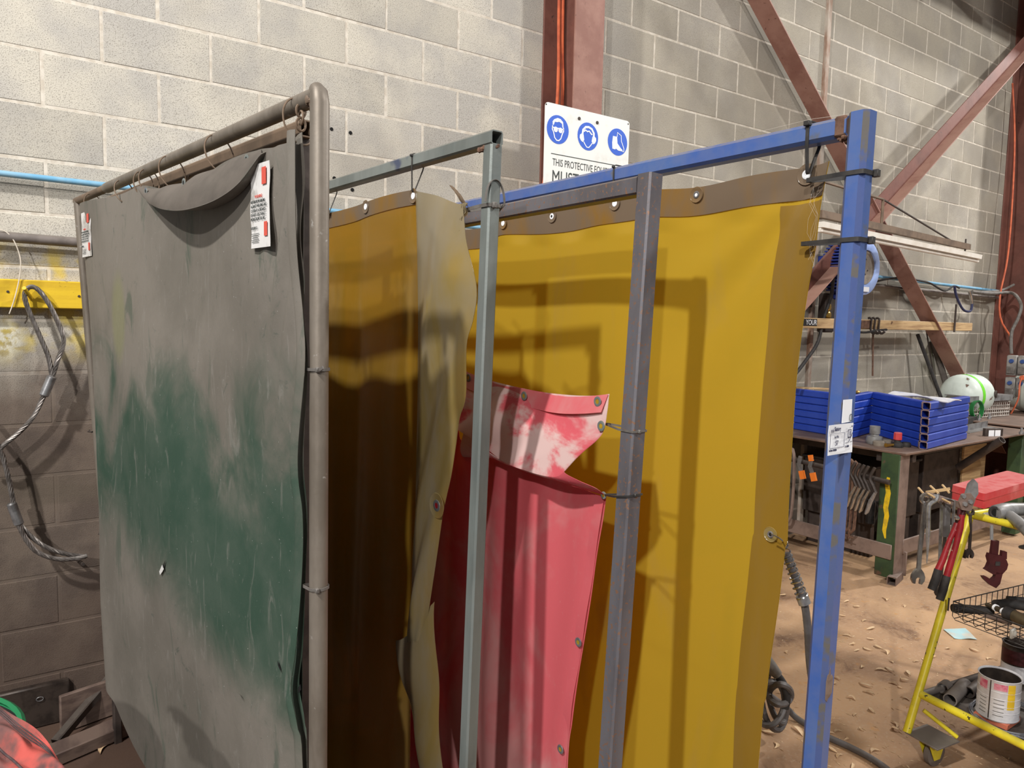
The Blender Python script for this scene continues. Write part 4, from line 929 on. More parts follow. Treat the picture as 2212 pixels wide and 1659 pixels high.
eyelet(TY, on(curY, 1668, 1154, ND, .0055), ND, .0075, 'alloy', 'clear_flap', 'hole')
g = G(); g.tube(spl([plD(1666, 1154, .034), plD(1680, 1160, .034), plD(1690, 1168, .03), pd(1690, 1172, 1.62), pd(1692, 1180, 1.66)], 16), .0016, 6); g.build('wire_tie', 'chrome', TY)
rail_tie(1745, 262, 1746, 372, PE, ND, DD, HD, .021, 'long black cable tie looped over the blue rail at its near end', .0075)
rail_tie(1320, 355, 1330, 432, PE, ND, DD, HD, .021, 'small black cable tie on the blue rail behind the rusty rail', .0048)
post_tie(PE, DD, ND, wD/2, 1850, 372, 1747, 380, 'black cable tie round the blue post near its top', .0085, off=.014, hd=(-.025, -.018))
post_tie(PE, DD, ND, wD/2, 1850, 517, 1735, 526, 'thick black cable tie round the blue post below the first', .0085, off=.014, hd=(-.025, -.018))
# cobwebs at the corner
g = G(); random.seed(3)
c0 = plD(1762, 405, .01)
for k in range(4):
    p = [c0+V((random.uniform(-.01, .01), random.uniform(-.01, .01), -.03*j+random.uniform(-.008, .008))) for j in range(6)]; g.tube(p, .00012, 4)
g.tube([PE+UZ*(HD+.002)+DD*.22+ND*.02, PE+UZ*(HD+.004)+DD*.1+ND*.02, PE+UZ*(HD+.001)-ND*.0], .0003, 4)
tag(g.build('cobweb', 'web_white'), 'thin cobweb hanging between yellow screen and blue post', 'cobweb', kind='stuff')

# --- lot tags on the blue post
EXP = V((1, 0, 0)); yp = PE.y-wD/2
def onface(x, y, o=.0): return py(x, y, yp-o)
a = onface(1822, 864, .002); b = onface(1839, 912, .002)
T = thing('plain_tag', (a.x, yp-.002, b.z), 'narrow plain white tag stuck to the blue post above the lot tag', 'tag')
g = G(); g.prism([(0, 0), (b.x-a.x, .001), (b.x-a.x-.001, a.z-b.z), (.001, a.z-b.z)], V((a.x, yp-.001, b.z)), EXP, UZ, .0008); g.build('card', 'paper', T)
g = G(); c = onface(1838, 902, .003); g.tube([c+V((.004*math.cos(k*.4), 0, .007*math.sin(k*.4))) for k in range(16)], .0006, 5, closed=True); g.build('string_loop', 'ink', T)
# the lot tag wraps from the post's left side over its front edge
cor = V((PE.x-wD/2, yp, 0)); zt = pl(1820, 915, PE-DD*wD/2, EXP).z; zb = pl(1820, 978, PE-DD*wD/2, EXP).z
wdt = .052; hgt = zt-zb
ex = V((.93, -.30, 0)).normalized(); o0 = onface(1791, 979, .006); o0 = V((PE.x-.0335, yp-.0015, zb-.004))
T = thing('lot_tag', o0, 'white auction lot tag number 57 stuck to the blue post', 'tag')
ex = V((.97, -.10, 0)).normalized(); nn = ex.cross(UZ)
W2 = (onface(1849, 940).x-onface(1790, 940).x)*.86
o0 = V((onface(1792, 940).x-.010, yp-.0035, zb)); ORG[T.name] = o0; T.location = o0
g = G(); g.patch(lambda u, v: o0+EXP*(W2*u)+UZ*(hgt*(1-v))+V((0, -.004*(u-.4)**2*1.0+.0008*math.sin(v*5), 0)), 10, 8, .0006); card = g.build('card', 'paper', T)
ly = .0019
def tt(s_, size, x, y, xs=.8, m_='ink_blue'): return text('print', s_, size, o0+EXP*(W2*x)+UZ*(hgt*y)+V((0, -ly+.0004*(x < .6), 0)), EXP, UZ, m_, card, xs)
tt('Slattery', hgt*.2, .20, .80, .62); tt('Lot No:', hgt*.13, .22, .56, .62); tt('57', hgt*.24, .27, .31, .7); tt('End Date: 15/04/2026', hgt*.10, .03, .13, .5); tt('T-1-1-42034', hgt*.10, .66, .2, .5)
g = G()
def lb(x0, y0, x1, y1, th=.0006):
    g.box((0, 0, 0), (max(W2*abs(x1-x0), th), .0004, max(hgt*abs(y1-y0), th)), M.Translation(o0+EXP*(W2*(x0+x1)/2)+UZ*(hgt*(y0+y1)/2)+V((0, -ly-.0008, 0))))
lb(.04, .72, .62, .72); lb(.04, .24, .62, .24); lb(.04, .24, .04, .72); lb(.62, .24, .62, .72); lb(.66, .36, .80, .36); lb(.88, .38, .96, .38)
for k in range(3):
    p = o0+EXP*(W2*(.05+.04*k))+UZ*(hgt*.86)+V((0, -ly-.0008, 0)); g.prism([(0, 0), (.0012, 0), (.003+.0, -.006), (.0018, -.006)], p, EXP, UZ, .0003)
lb(.76, .52, .90, .55, .001); lb(.76, .78, .90, .80, .001); lb(.76, .52, .775, .8, .0008); lb(.885, .52, .90, .8, .0008); lb(.84, .6, .86, .74, .0008); lb(.9, .88, .94, .92)
g.sweep([o0+EXP*(W2*.8)+UZ*(hgt*.37)+V((0, -ly-.001, 0)), o0+EXP*(W2*.9)+UZ*(hgt*.55)+V((0, -ly-.001, 0)), o0+EXP*(W2*.95)+UZ*(hgt*.68)+V((0, -ly-.001, 0))], [(-.0002, -.0006), (.0002, -.0006), (.0002, .0006), (-.0002, .0006)], up=(0, -1, 0))
for k in range(9): lb(.66, .44+.05*k, .73, .442+.05*k, .0002)
g.build('printed_marks', 'ink_blue', card)

#PART2
# ------------------------------------------------------------ right wall things
pole('air_pipe', (2.36, -.05, 2.10), (8.02, -.05, 2.03), .014, 'light_blue', 'light blue pipe running along the right wall behind the hose reel', 'pipe')
pole('brown_pipe', (2.36, -.035, 2.02), (8.02, -.035, 1.965), .013, 'pipe_grey', 'thin brown pipe on the right wall just under the light blue one', 'pipe')
g = G(); Yb = -.09
g.tube(spl([py(x, y, Yb) for x, y in [(1880, 612), (1910, 604), (1950, 600), (1985, 606), (2010, 612), (2040, 628), (2060, 618), (2072, 622)]], 40), .009, 7)
tag(g.build('black_hose', 'rubber'), 'dark cable looping along the light blue wall pipe', 'cable')
g = G(); g.tube(spl([py(x, y, -.12) for x, y in [(2062, 618), (2066, 640), (2080, 668), (2096, 672), (2100, 655)]], 24), .011, 7); tag(g.build('short_hose', 'ink_blue'), 'short dark blue air hose drooping in a loop from the wall pipe', 'hose')
g = G(); g.tube([py(2094, 628, -.12), py(2097, 640, -.12), py(2100, 657, -.12)], [.012, .016, .010], 10); tag(g.build('hose_coupling', 'chrome'), 'silver air coupling at the end of the looped hose', 'coupling')
g = G(); g.tube(spl([py(2120, 631, -.12), py(2160, 628, -.16), py(2190, 615, -.2)]), .012, 8); g.tube(spl([py(2100, 630, -.1), py(2140, 634, -.15), py(2180, 632, -.2), pd(2196, 640, 7.1), pd(2206, 662, 7.1), pd(2198, 690, 7.1), pd(2186, 715, 7.1), pd(2184, 745, 7.1), pd(2185, 764, 7.1)], 50), .015, 8)
tag(g.build('flexible_conduit', 'grey_plastic'), 'grey flexible conduit curving down the right column to the outlets', 'conduit')
g = G(); g.tube(spl([pd(2187, 180, 7.2), pd(2192, 300, 7.2), pd(2186, 450, 7.2), pd(2176, 560, 7.2), pd(2160, 640, 7.2), pd(2162, 690, 7.2), pd(2180, 722, 7.2), pd(2186, 735, 7.2)], 40), .008, 6)
tag(g.build('orange_cable', 'orange_cable'), 'orange cable hanging down the right column', 'cable')
# power outlets on the right column
T = thing('outlet_box', pd(2192, 850, 6.95), 'grey bank of four switched power outlets on the right column', 'outlet')
O = ORG[T.name]; exo = V((.05, -1, 0)).normalized(); nno = V((-1, -.05, 0)).normalized()
b0 = pd(2170, 858, 6.95)
wx = .085
for i in range(2):
    for j in range(2):
        c = b0+exo*(wx*(.5+i*1.05))+UZ*(.10+j*.205); X = M.Translation(c) @ M([list(exo)+[0], list(UZ)+[0], list(exo.cross(UZ))+[0], [0, 0, 0, 1]]).transposed()
        g = G(); g.box((0, 0, 0), (wx*.98, .19, .06), X, .008); bx = g.build('outlet', 'socket_grey', T)
        nn = exo.cross(UZ); g = G(); g.lathe([(0, .018), (.017, .018), (.02, 0)], c+nn*.03+UZ*.04, nn, 16); g.build('switch_knob', 'knob_blue', bx)
        g = G(); g.box((0, -.045, .036), (wx*.8, .07, .02), X, .006); g.build('outlet_flap', 'grey_plastic', bx)
g = G(); c = b0+exo*wx*1.9+UZ*.2+exo.cross(UZ)*.06; g.tube([c, c+exo.cross(UZ)*.05], .022, 12); g.tube(spl([c+exo.cross(UZ)*.05, c+V((-.08, 0, -.06)), c+V((-.09, 0, -.2)), c+V((-.1, .05, -.35))], 16), .007, 6)
tag(g.build('orange_plug_lead', 'orange_cable'), 'orange lead plugged into the outlets on the right column', 'cable')
# timber board with hooks
T = thing('timber_board', py(1900, 705, -.22), 'long bare timber board on brackets across the right wall', 'board')
a, b = py(1700, 703, -.2), py(2095, 706, -.2); zc = 1.66
g = G(); g.box(((a.x+b.x)/2, -.2, zc), (b.x-a.x, .045, .075), bev=.004); g.build('plank', 'timber', T)
c = py(1750, 699, -.224); g = G(); g.box((c.x, -.2235, zc+.005), (.17, .003, .05)); pt = g.build('paint_patch', 'rubber', T)
text('lettering', 'YOUR', .052, (c.x-.055, -.2256, zc-.012), EX, EZ, 'paper', pt, .95)
for x in (1880, 1888, 1897, 2062):
    p = py(x, 700, -.23); g = G()
    if x == 2062: g.tube([V((p.x, -.232, 1.61)), V((p.x, -.232, 1.62)), V((p.x, -.232, 1.86))], .008, 6)
    else: g.tube(spl([V((p.x, -.21, 1.71)), V((p.x, -.236, 1.705)), V((p.x, -.236, 1.62)), V((p.x, -.26, 1.59)), V((p.x, -.29, 1.61))], 14), .009, 6)
    g.build('hook', 'dark_steel', T)
g = G(); c = py(1868, 703, -.228); g.box((c.x+.02, -.226, zc), (.14, .006, .06)); g.build('dark_plate', 'rust', T)
g = G(); g.tube(spl([py(1840, 716, -.24), py(1870, 718, -.25), py(1895, 714, -.26), py(1915, 712, -.25)], 16), .009, 6); tag(g.build('black_hose', 'rubber'), 'short dark cable lying under the hooks of the timber board', 'cable')
pole('hanging_rod', py(1886, 720, -.2), py(1885, 812, -.2), .007, 'rust', 'thin rusty rod hanging below the timber board', 'rod', 6)
pole('leaning_bar', py(1982, 722, -.10), py(2036, 868, -.25), .016, 'rubber', 'black bar leaning on the right wall beside the brace', 'bar', 8)
pole('leaning_bar', py(2015, 735, -.02), py(2050, 850, -.06), .028, 'pipe_grey', 'grey bar leaning on the wall behind the angle brace', 'bar', 8)
pole('leaning_rod', py(1997, 690, -.06), py(2020, 830, -.1), .006, 'dark_steel', 'thin dark rod leaning between the black bar and the brace', 'rod', 6)
g = G(); g.tube(spl([py(1800, 600, -.3), py(1795, 640, -.2), py(1778, 690, -.2), py(1766, 740, -.2), py(1736, 785, -.2), py(1715, 812, -.2)], 30), .013, 7); tag(g.build('black_hose', 'rubber'), 'black hose dropping from the blue reel behind the post', 'hose')
T = thing('signal_light', py(1788, 690, -.16), 'dark fitting with two round amber lenses behind the blue post', 'lamp')
a = py(1790, 676, -.1); g = G(); g.box((a.x, -.08, a.z), (.13, .07, .30), bev=.01); g.build('housing', 'dark_steel', T)
for y in (664, 682): p = py(1790, y, -.12); g = G(); g.blob(p, (.034, .012, .034), 12); g.build('lens', 'brass', T)
g = G(); g.box((4.72, -.03, 1.87), (.06, .03, .18), bev=.004); tag(g.build('wall_bracket', 'dark_steel'), 'small dark wall bracket left of the two round amber lenses', 'bracket')

# blue hose reel on the wall
T = thing('hose_reel', py(1872, 640, -.32), 'light blue wall hose reel with a grey round centre', 'hose reel')
c = py(1866, 578, -.36); rr_ = .205
g = G(); g.lathe([(.0, 0), (rr_*.60, 0)], c+V((0, -.012, 0)), (0, -1, 0), 36); g.build('centre_disc', 'reel_grey', T)
g = G(); g.lathe([(rr_*.60, -.01), (rr_*.62, .022), (rr_*.80, .028), (rr_*.97, .012), (rr_, -.02), (rr_*.97, -.05)], c, (0, -1, 0), 40); g.build('front_cover', 'reel_blue', T)
g = G(); g.lathe([(rr_*.93, -.05), (rr_*.93, -.21), (0, -.21)], c, (0, -1, 0), 40); g.build('drum', 'reel_dark', T)
for k in range(15):
    z = c.z+rr_*.8-k*rr_*.115; hw = math.sqrt(max(0, (rr_*.99)**2-(z-c.z)**2)); g = G(); g.box((c.x-hw-.002, c.y+.13, z), (.03, .16, .012), bev=.002); g.build('cooling_rib', 'reel_dark', T)
g = G(); g.box((c.x, c.y+.285, c.z), (.1, .15, .2), bev=.006); g.box((c.x, c.y+.14, c.z-rr_-.005), (.12, .12, .05), bev=.01); g.build('mounting', 'reel_dark', T)
g = G(); g.box((c.x-rr_*.72, c.y-.03, c.z-.06), (.035, .003, .06)); g.build('sticker', 'paper', T)
g = G(); g.box((c.x-.01, c.y-.03, c.z-rr_*.78), (.09, .003, .035)); g.build('sticker', 'paper', T)
for (dx, dz) in ((.0, .06), (-.02, -.01), (.03, -.02), (0, -.05)): g = G(); g.lathe([(0, .004), (.006, .003), (.007, 0)], c+V((dx, -.012, dz)), (0, -1, 0), 8); g.build('screw', 'dark_steel', T)

# fluorescent light on a swing bracket
zf = 2.235; fa = pz(2112, 557, zf); fb = pz(1768, 487, zf+.02); dv = (fa-fb).normalized()
T = thing('fluorescent_light', fb.lerp(fa, .5), 'long white fluorescent batten hung under a brown swing arm', 'lamp')
g = G(); g.sweep([fb, fa], [(-.012, -.03), (.022, -.035), (.022, .035), (-.012, .03)], up=UZ); g.build('batten', 'fluoro_white', T)
g = G(); g.tube([fb+dv*.03-UZ*.028, fa-dv*.03-UZ*.028], .013, 12); g.build('tube', 'fluoro_white', T)
for e_ in (fb+dv*.02, fa-dv*.02): g = G(); g.box(e_-UZ*.02, (.03, .03, .04), bev=.004); g.build('tube_holder', 'fluoro_white', T)
T = thing('swing_arm', fb.lerp(fa, .4)+UZ*.05, 'brown steel arm with a thin stay carrying the fluorescent light', 'bracket')
pa, pb = fb+UZ*.07, fa-dv*.22+UZ*.07
g = G(); g.sweep([pa, pb], [(-.022, -.02), (.022, -.02), (.022, .02), (-.022, .02)], up=UZ); g.build('arm', 'brown_tube', T)
q = fb+(fa-fb)*.32
g = G(); g.tube([q+UZ*.08, q+UZ*.26], .010, 8); g.build('upright', 'brown_tube', T)
g = G(); g.tube([q+UZ*.26, fb+(fa-fb)*.78+UZ*.09], .007, 6); g.build('stay', 'dark_steel', T)
g = G(); g.tube([q+UZ*.26, fb+UZ*.27-dv*.2], .009, 6); g.build('stay', 'brown_tube', T)
g = G(); g.tube([fa-dv*.28+UZ*.13, fa-dv*.28-UZ*.0], .006, 6); g.build('hanger', 'dark_steel', T)
g = G(); e_ = fb-dv*.15; g.box((e_.x, -.12, 2.33), (.05, .24, .30), bev=.006); g.sweep([V((e_.x, -.2, 2.33)), pa+dv*.1], [(-.02, -.015), (.02, -.015), (.02, .015), (-.02, .015)], up=UZ); g.build('wall_hinge', 'brown_tube', T)

# ------------------------------------------------------------ first bench with the blue tubes
ZT = .85
T = thing('steel_bench', (4.25, -1.0, 0), 'heavy steel bench with a rusty plate top and a green leg', 'bench')
g = G(); g.box((5.32, -.53, ZT-.007), (2.05, 1.03, .014), bev=.002); g.build('plate_top', 'bench_top', T)
def bx(n_, c, d, m_, p=T, bev=.004, lab=None): g = G(); g.box(c, d, bev=bev); return g.build(n_, m_, p, label=lab)
bx('leg', (4.30, -.95, .43), (.012, .12, .81), 'bench_green', lab='green channel leg with a yellow paint stripe')
bx('leg_flange', (4.36, -1.005, .43), (.12, .012, .81), 'bench_grey')
g = G(); zz = [.68-.05*k for k in range(9)]; g.sweep([V((4.2935, -.945+.006*math.sin(k*2.1), z)) for k, z in enumerate(zz)], [(-.0006, -.016), (.0006, -.016), (.0006, .016), (-.0006, .016)], up=(-1, 0, 0), scale=[.6, .9, 1, 1.05, 1, .95, .9, .8, .3]); g.build('paint_stripe', 'spray_yellow', T)
g = G(); g.rhs((4.25, -1.03, .028), (4.42, -.99, .028), .056, .056, t=.005); g.build('foot_stub', 'bench_grey', T)
bx('leg', (4.31, -.06, .42), (.1, .1, .80), 'bench_grey'); bx('leg', (6.25, -.95, .42), (.1, .1, .80), 'bench_green'); bx('leg', (6.25, -.08, .42), (.1, .1, .80), 'bench_grey')
bx('lower_rail', (4.286, -.52, .20), (.012, .96, .10), 'bench_grey'); bx('lower_rail', (5.35, -1.01, .22), (1.9, .012, .10), 'bench_grey')
bx('apron', (4.5, -.55, ZT-.05), (.05, .9, .07), 'dark_steel'); bx('apron', (5.3, -.85, ZT-.05), (1.9, .05, .07), 'dark_steel')
bx('gusset', (4.42, -1.02, .11), (.012, .03, .16), 'bench_grey')
g = G(); g.tube([(4.24, -.98, .66), (4.24, -.04, .70)], .017, 10); g.build('clamp_rail', 'dark_steel', T)
g = G(); g.tube([(4.14, -1.0, .015), (4.36, -1.5, .03)], .01, 6)
# blue square tubes, six high
def tubestack(p0, p1, n, lab, grp, w_=.052, jit=.004):
    d = (p1-p0); L_ = d.length; ang = math.atan2(d.y, d.x)
    for k in range(n):
        j = random.uniform(-jit, jit)
        root = thing('square_tube', p0+UZ*(ZT+w_*k)+d.normalized()*j+V((-d.y, d.x, 0)).normalized()*random.uniform(-.002, .002), lab[k], 'steel tube', grp)
        root.rotation_euler.z = ang
        for nm, me in (('wall', TB1), ('sawn_end', TE1), ('sawn_end', TE2)):
            o = bpy.data.objects.new(nm, me[L_key(L_)]); COL.objects.link(o); o.parent = root
_tb = {}
class Lz(dict):
    pass
TB1, TE1, TE2 = Lz(), Lz(), Lz()
def L_key(L_):
    k = round(L_, 3)
    if k not in TB1:
        g = G(); g.rhs((0.0015, 0, .0262), (k-.0015, 0, .0262), .05, .05, t=.004, rad=.007); TB1[k] = g.data('tube_wall', ['tube_blue'], V((0, 0, 0)))
        for D_, x in ((TE1, 0), (TE2, k)):
            g = G(); g.rhs((x-.0015, 0, .0262), (x+.0015, 0, .0262), .0502, .0502, t=.0045, rad=.007); D_[k] = g.data('tube_end', ['tube_edge'], V((0, 0, 0)))
    return k
ordn = ['bottom', 'second', 'third', 'fourth', 'fifth', 'top']
s1, s2 = pz(1722, 935, ZT), pz(1808, 958, ZT)
cA, cB, cC = pz(1888, 952, ZT), pz(1990, 984, ZT), pz(2083, 955, ZT)
# geometry of the zigzag: left stack, slanted stack behind the post, middle stack, right stack with open ends
A0 = V((4.36, -.20, 0)); 
lab = lambda s_: ['blue square tube, %s of six, %s' % (k, s_) for k in ordn]
tubestack(pz(1718, 927, ZT)-UZ*ZT, pz(1828, 946, ZT)-UZ*ZT, 6, lab('in the left stack beside the yellow screen'), 'left stack of blue square tubes')
tubestack(pz(1815, 952, ZT)-UZ*ZT, pz(1874, 935, ZT)-UZ*ZT, 6, lab('in the stack right of the lot tag'), 'second stack of blue square tubes')
rs0, rs1 = pz(1994, 971, ZT)-UZ*ZT, pz(2080, 948, ZT)-UZ*ZT; dR_ = (rs1-rs0).normalized(); ms0 = pz(1884, 936, ZT)-UZ*ZT; dM_ = (rs0+dR_*.03-ms0).normalized()
tubestack(ms0, rs0+dR_*.034-dM_*.034, 6, lab('in the middle stack behind the grey regulator'), 'middle stack of blue square tubes')
tubestack(rs0, rs1, 6, lab('in the right stack showing open ends'), 'right stack of blue square tubes')
top6 = ZT+.052*6+.001
g = G(); a, b = pz(1930, 850, top6), pz(2062, 868, top6); dd = (b-a)
g.patch(lambda u, v: a+dd*u+V((dd.y, -dd.x, 0)).normalized()*((v-.5)*(.10+.03*math.sin(u*9)))+UZ*(.012+.008*math.sin(u*7+v*4)-.012*abs(v-.5)), 18, 5, .006)
tag(g.build('white_rag', 'rag_white'), 'crumpled white plastic strip lying on the blue tubes', 'rag')
g = G(); c = (pz(1815, 952, ZT)*.5+pz(1874, 935, ZT)*.5)+UZ*(.052*6+.001); g.blob(c+UZ*.01, (.03, .02, .012), 8, jit=.1); tag(g.build('small_fitting', 'brass'), 'small brass fitting on the tubes behind the blue post', 'fitting')
g = G(); a, b = pz(1720, 838, top6), pz(1800, 842, top6); g.sweep([a+UZ*.004, b+UZ*.004], [(-.004, -.04), (.004, -.04), (.004, .04), (-.004, .04)], up=UZ); tag(g.build('flat_bar', 'timber'), 'thin pale strip lying on the left stack of blue tubes', 'strip')
# regulators
def lz(p, prof, m_, name, par, n=16, ax=(0, 0, 1)): g = G(); g.lathe(prof, p, ax, n); return g.build(name, m_, par)
c = pz(1888, 958, ZT); T = thing('grey_regulator', c, 'grey gas regulator with two round gauges lying on the bench', 'regulator')
lz(c, [(.0, 0), (.05, 0), (.055, .02), (.05, .05), (.03, .055), (.028, .065), (.034, .068), (.034, .12), (0, .124)], 'tool_grey', 'body', T)
for dx, dy in ((-.05, -.06), (.06, -.05)): lz(c+V((dx, dy, .0)), [(0, 0), (.036, 0), (.038, .012), (.038, .026), (.03, .032), (0, .033)], 'reel_grey', 'gauge', T)
c = pz(1938, 966, ZT); T = thing('red_regulator', c, 'small regulator with a red knob on the bench edge', 'regulator')
lz(c, [(0, 0), (.034, 0), (.037, .012), (.03, .03), (.02, .036), (.018, .05)], 'rubber', 'body', T); lz(c+UZ*.048, [(.02, 0), (.027, .004), (.026, .048), (.02, .052), (0, .052)], 'red_box', 'knob', T, 8)
g = G(); g.tube([c+UZ*.016, c+V((-.05, .02, .016)), c+V((-.09, .03, .016))], [.008, .010, .014], 8); g.build('brass_nut', 'brass', T)
lz(c+V((.075, -.02, .0)), [(0, 0), (.028, 0), (.03, .01), (.03, .022), (.024, .03), (0, .03)], 'rubber', 'gauge', T)

# ------------------------------------------------------------ second bench and what is on it
ZB = .87
T = thing('workbench', pz(2150, 1180, 0), 'second rusty steel bench further right, behind the tool cart', 'bench')
g = G(); g.box((7.35, -.50, ZB-.006), (2.0, 1.0, .012), bev=.002); g.build('plate_top', 'bench_top', T)
bx('leg', (6.55, -.93, .43), (.13, .10, .83), 'bench_green', T); bx('leg', (6.9, -.93, .43), (.16, .10, .83), 'ink_blue', T); bx('leg', (7.12, -.96, .43), (.10, .08, .83), 'spray_yellow', T); bx('leg', (8.2, -.9, .43), (.1, .1, .83), 'bench_grey', T)
bx('steel_box', (7.75, -.80, .60), (.8, .30, .45), 'rust', T, lab='rusty brown steel box under the bench'); text('chalk_mark', '1048', .05, (7.46, -.951, .70), EX, EZ, 'web_white', T, .8)
bx('shelf', (7.6, -.85, .36), (1.6, .4, .02), 'bench_grey', T)
bx('plywood_offcut', (6.1, -.70, .42), (.4, .02, .6), 'timber', T)
# white gas cylinder lying down
def cylinder(c, ax, L_, r, nm, lab, m_='cyl_white'):
    T = thing(nm, c-UZ*r, lab, 'gas cylinder'); ax = V(ax).normalized(); g = G()
    pr = [(0, -L_/2)]+[(r*math.sin(R(a)), -L_/2+r*.62*(1-math.cos(R(a)))) for a in range(10, 91, 10)]+[(r*1.0, L_/2-r*.62)]+[(r*math.sin(R(a)), L_/2-r*.62*(1-math.cos(R(a)))) for a in range(80, -1, -10)]
    g.lathe(pr, c, ax, 36); g.build('shell', m_, T); return T, ax
c = V((6.70, -.36, ZB+.185))
Tc, ax = cylinder(c, (1, -.12, 0), .40, .185, 'gas_cylinder', 'white gas cylinder with a lime stripe lying on the far bench')
g = G(); g.lathe([(.1865, -.08), (.1865, -.04)], c, ax, 36); g.build('lime_stripe', 'lime', Tc)
e_ = c+ax*.11+V((-.02, -.16, .02)); g = G(); g.lathe([(.028, .0), (.032, .03), (.022, .032), (.020, .0)], e_, V((.25, -1, .1)), 16); g.build('valve_socket', 'dark_steel', Tc)
g = G(); g.lathe([(0, .026), (.021, .026)], e_, V((.25, -1, .1)), 14); g.build('socket_hole', 'hole', Tc)
g = G(); g.lathe([(.075, .175), (.08, .21), (.07, .21), (.068, .18)], c+V((-.17, .02, -.11)), V((-.15, -1, .05)), 24); g.build('handle_ring', 'dark_green', Tc)
c2 = V((7.55, -.75, ZB+.165)); c2 = V((7.55, -.60, ZB+.185))
Td, ax = cylinder(c2, (.6, .8, 0), .48, .185, 'gas_cylinder', 'rust-spotted white gas cylinder at the right edge of the photo')
e_ = c2-ax*.17+V((-.06, -.07, .03)); g = G(); g.lathe([(0, .03), (.026, .03), (.03, 0)], e_, V((-.5, -1, .1)), 16); g.build('socket_hole', 'hole', Td)
# mesh tray
p0, p1 = pz(2086, 905, ZB), pz(2178, 898, ZB); d = (p1-p0); T = thing('mesh_tray', p0.lerp(p1, .5), 'white wire mesh tray with a grey rim on the far bench', 'tray')
dn = d.normalized(); pr_ = V((-dn.y, dn.x, 0)); L_ = d.length
g = G(); X = M.Translation(p0+d/2+UZ*.19) @ M([list(dn)+[0], list(pr_)+[0], [0, 0, 1, 0], [0, 0, 0, 1]]).transposed(); g.box((0, .09, .0), (L_, .22, .006), X); g.box((0, -.02, -.02), (L_, .01, .05), X); g.build('rim', 'tool_grey', T)
nv_ = 20
for k in range(nv_+1): g = G(); q = p0+d*(k/nv_); g.tube([q+UZ*.003, q+UZ*.165], .0045, 4, caps=False); g.build('wire', 'mesh_white', T)
for k in range(6): g = G(); q = UZ*(.006+.031*k); g.tube([p0+q-pr_*.004, p1+q-pr_*.004], .0045, 4, caps=False); g.build('wire', 'mesh_white', T)
g = G(); a, b = pz(2076, 934, ZT), pz(2132, 922, ZT); dn = (b-a).normalized(); g.sweep([a, b], [(0, -.0), (.05, -.0), (.05, .004), (.004, .004), (.004, .06), (0, .06)], up=UZ); tag(g.build('angle_offcut', 'tool_grey'), 'grey steel angle offcut beside the open-ended blue tubes', 'steel offcut')
g = G(); a, b = pz(2076, 918, ZT), pz(2100, 910, ZT); g.sweep([a, b], [(0, -.04), (.05, -.04), (.05, .04), (0, .04)], up=UZ); tag(g.build('steel_block', 'rubber'), 'dark flat block behind the grey angle offcut', 'steel offcut')
for x, y in ((2115, 908), (2137, 905), (2206, 938)):
    c = pz(x, y, ZB); g = G(); g.tube([c, c+UZ*.02], .016, 6); g.tube([c+UZ*.02, c+UZ*.05], .008, 6); tag(g.build('bolt', 'alloy'), {2115: 'left of two silver bolts standing on the bench by the mesh tray', 2137: 'right of two silver bolts standing on the bench by the mesh tray', 2206: 'silver bolt standing at the bench edge at far right'}[x], 'bolt')
a = pz(2150, 948, ZT-.02); T = thing('label_block', a, 'dark block with two white labels at the bench edge', 'block')
exl = V((.93, -.36, 0)).normalized(); X = M.Translation(a+UZ*.035+V((0, .02, 0))) @ M([list(exl)+[0], list(V((-exl.y, exl.x, 0)))+[0], [0, 0, 1, 0], [0, 0, 0, 1]]).transposed()
g = G(); g.box((0, 0, 0), (.16, .03, .085), X, .003); g.build('body', 'dark_steel', T)
for k in (-.03, .028): g = G(); g.box((k, -.0165, 0), (.05, .001, .06), X); g.build('label', 'paper', T)
a, b = pd(2165, 950, 5.3), pd(2070, 1010, 5.6); g = G(); g.pipe(a, b, .028, .005); tag(g.build('steel_pipe', 'dark_steel'), 'open-ended steel pipe stub poking out under the bench edge', 'pipe')
for x, y, n_ in ((2176, 860, 'first'), (2160, 830, 'second')): pole('upright_bar', pz(x, 905, ZB)+V((.2, .3, 0)), pz(x, 905, ZB)+V((.24, .38, .30 if n_ == 'first' else .36)), .02, 'tool_grey' if n_ == 'second' else 'dark_steel', n_+' grey bar standing behind the white cylinder by the right column', 'bar', 8)

for k_, (x_, w2_, h_) in enumerate(((4.95, .62, .42), (5.62, .58, .46))):  # dark boxes added to deepen the shade under the bench
    cT = thing('shade_filler', (x_, -.40, .36), ['left', 'right'][k_]+' dark steel crate added to darken the space under the bench of blue tubes', 'filler')
    bx('filler_body', (x_, -.40, .24+h_/2), (w2_, .55, h_), 'dark_steel', cT); bx('filler_rim', (x_, -.40, .24+h_), (w2_+.03, .58, .02), 'rubber', cT)
    for sx_ in (-1, 1): bx('runner', (x_+sx_*w2_*.4, -.40, .12), (.05, .5, .24), 'dark_steel', cT)
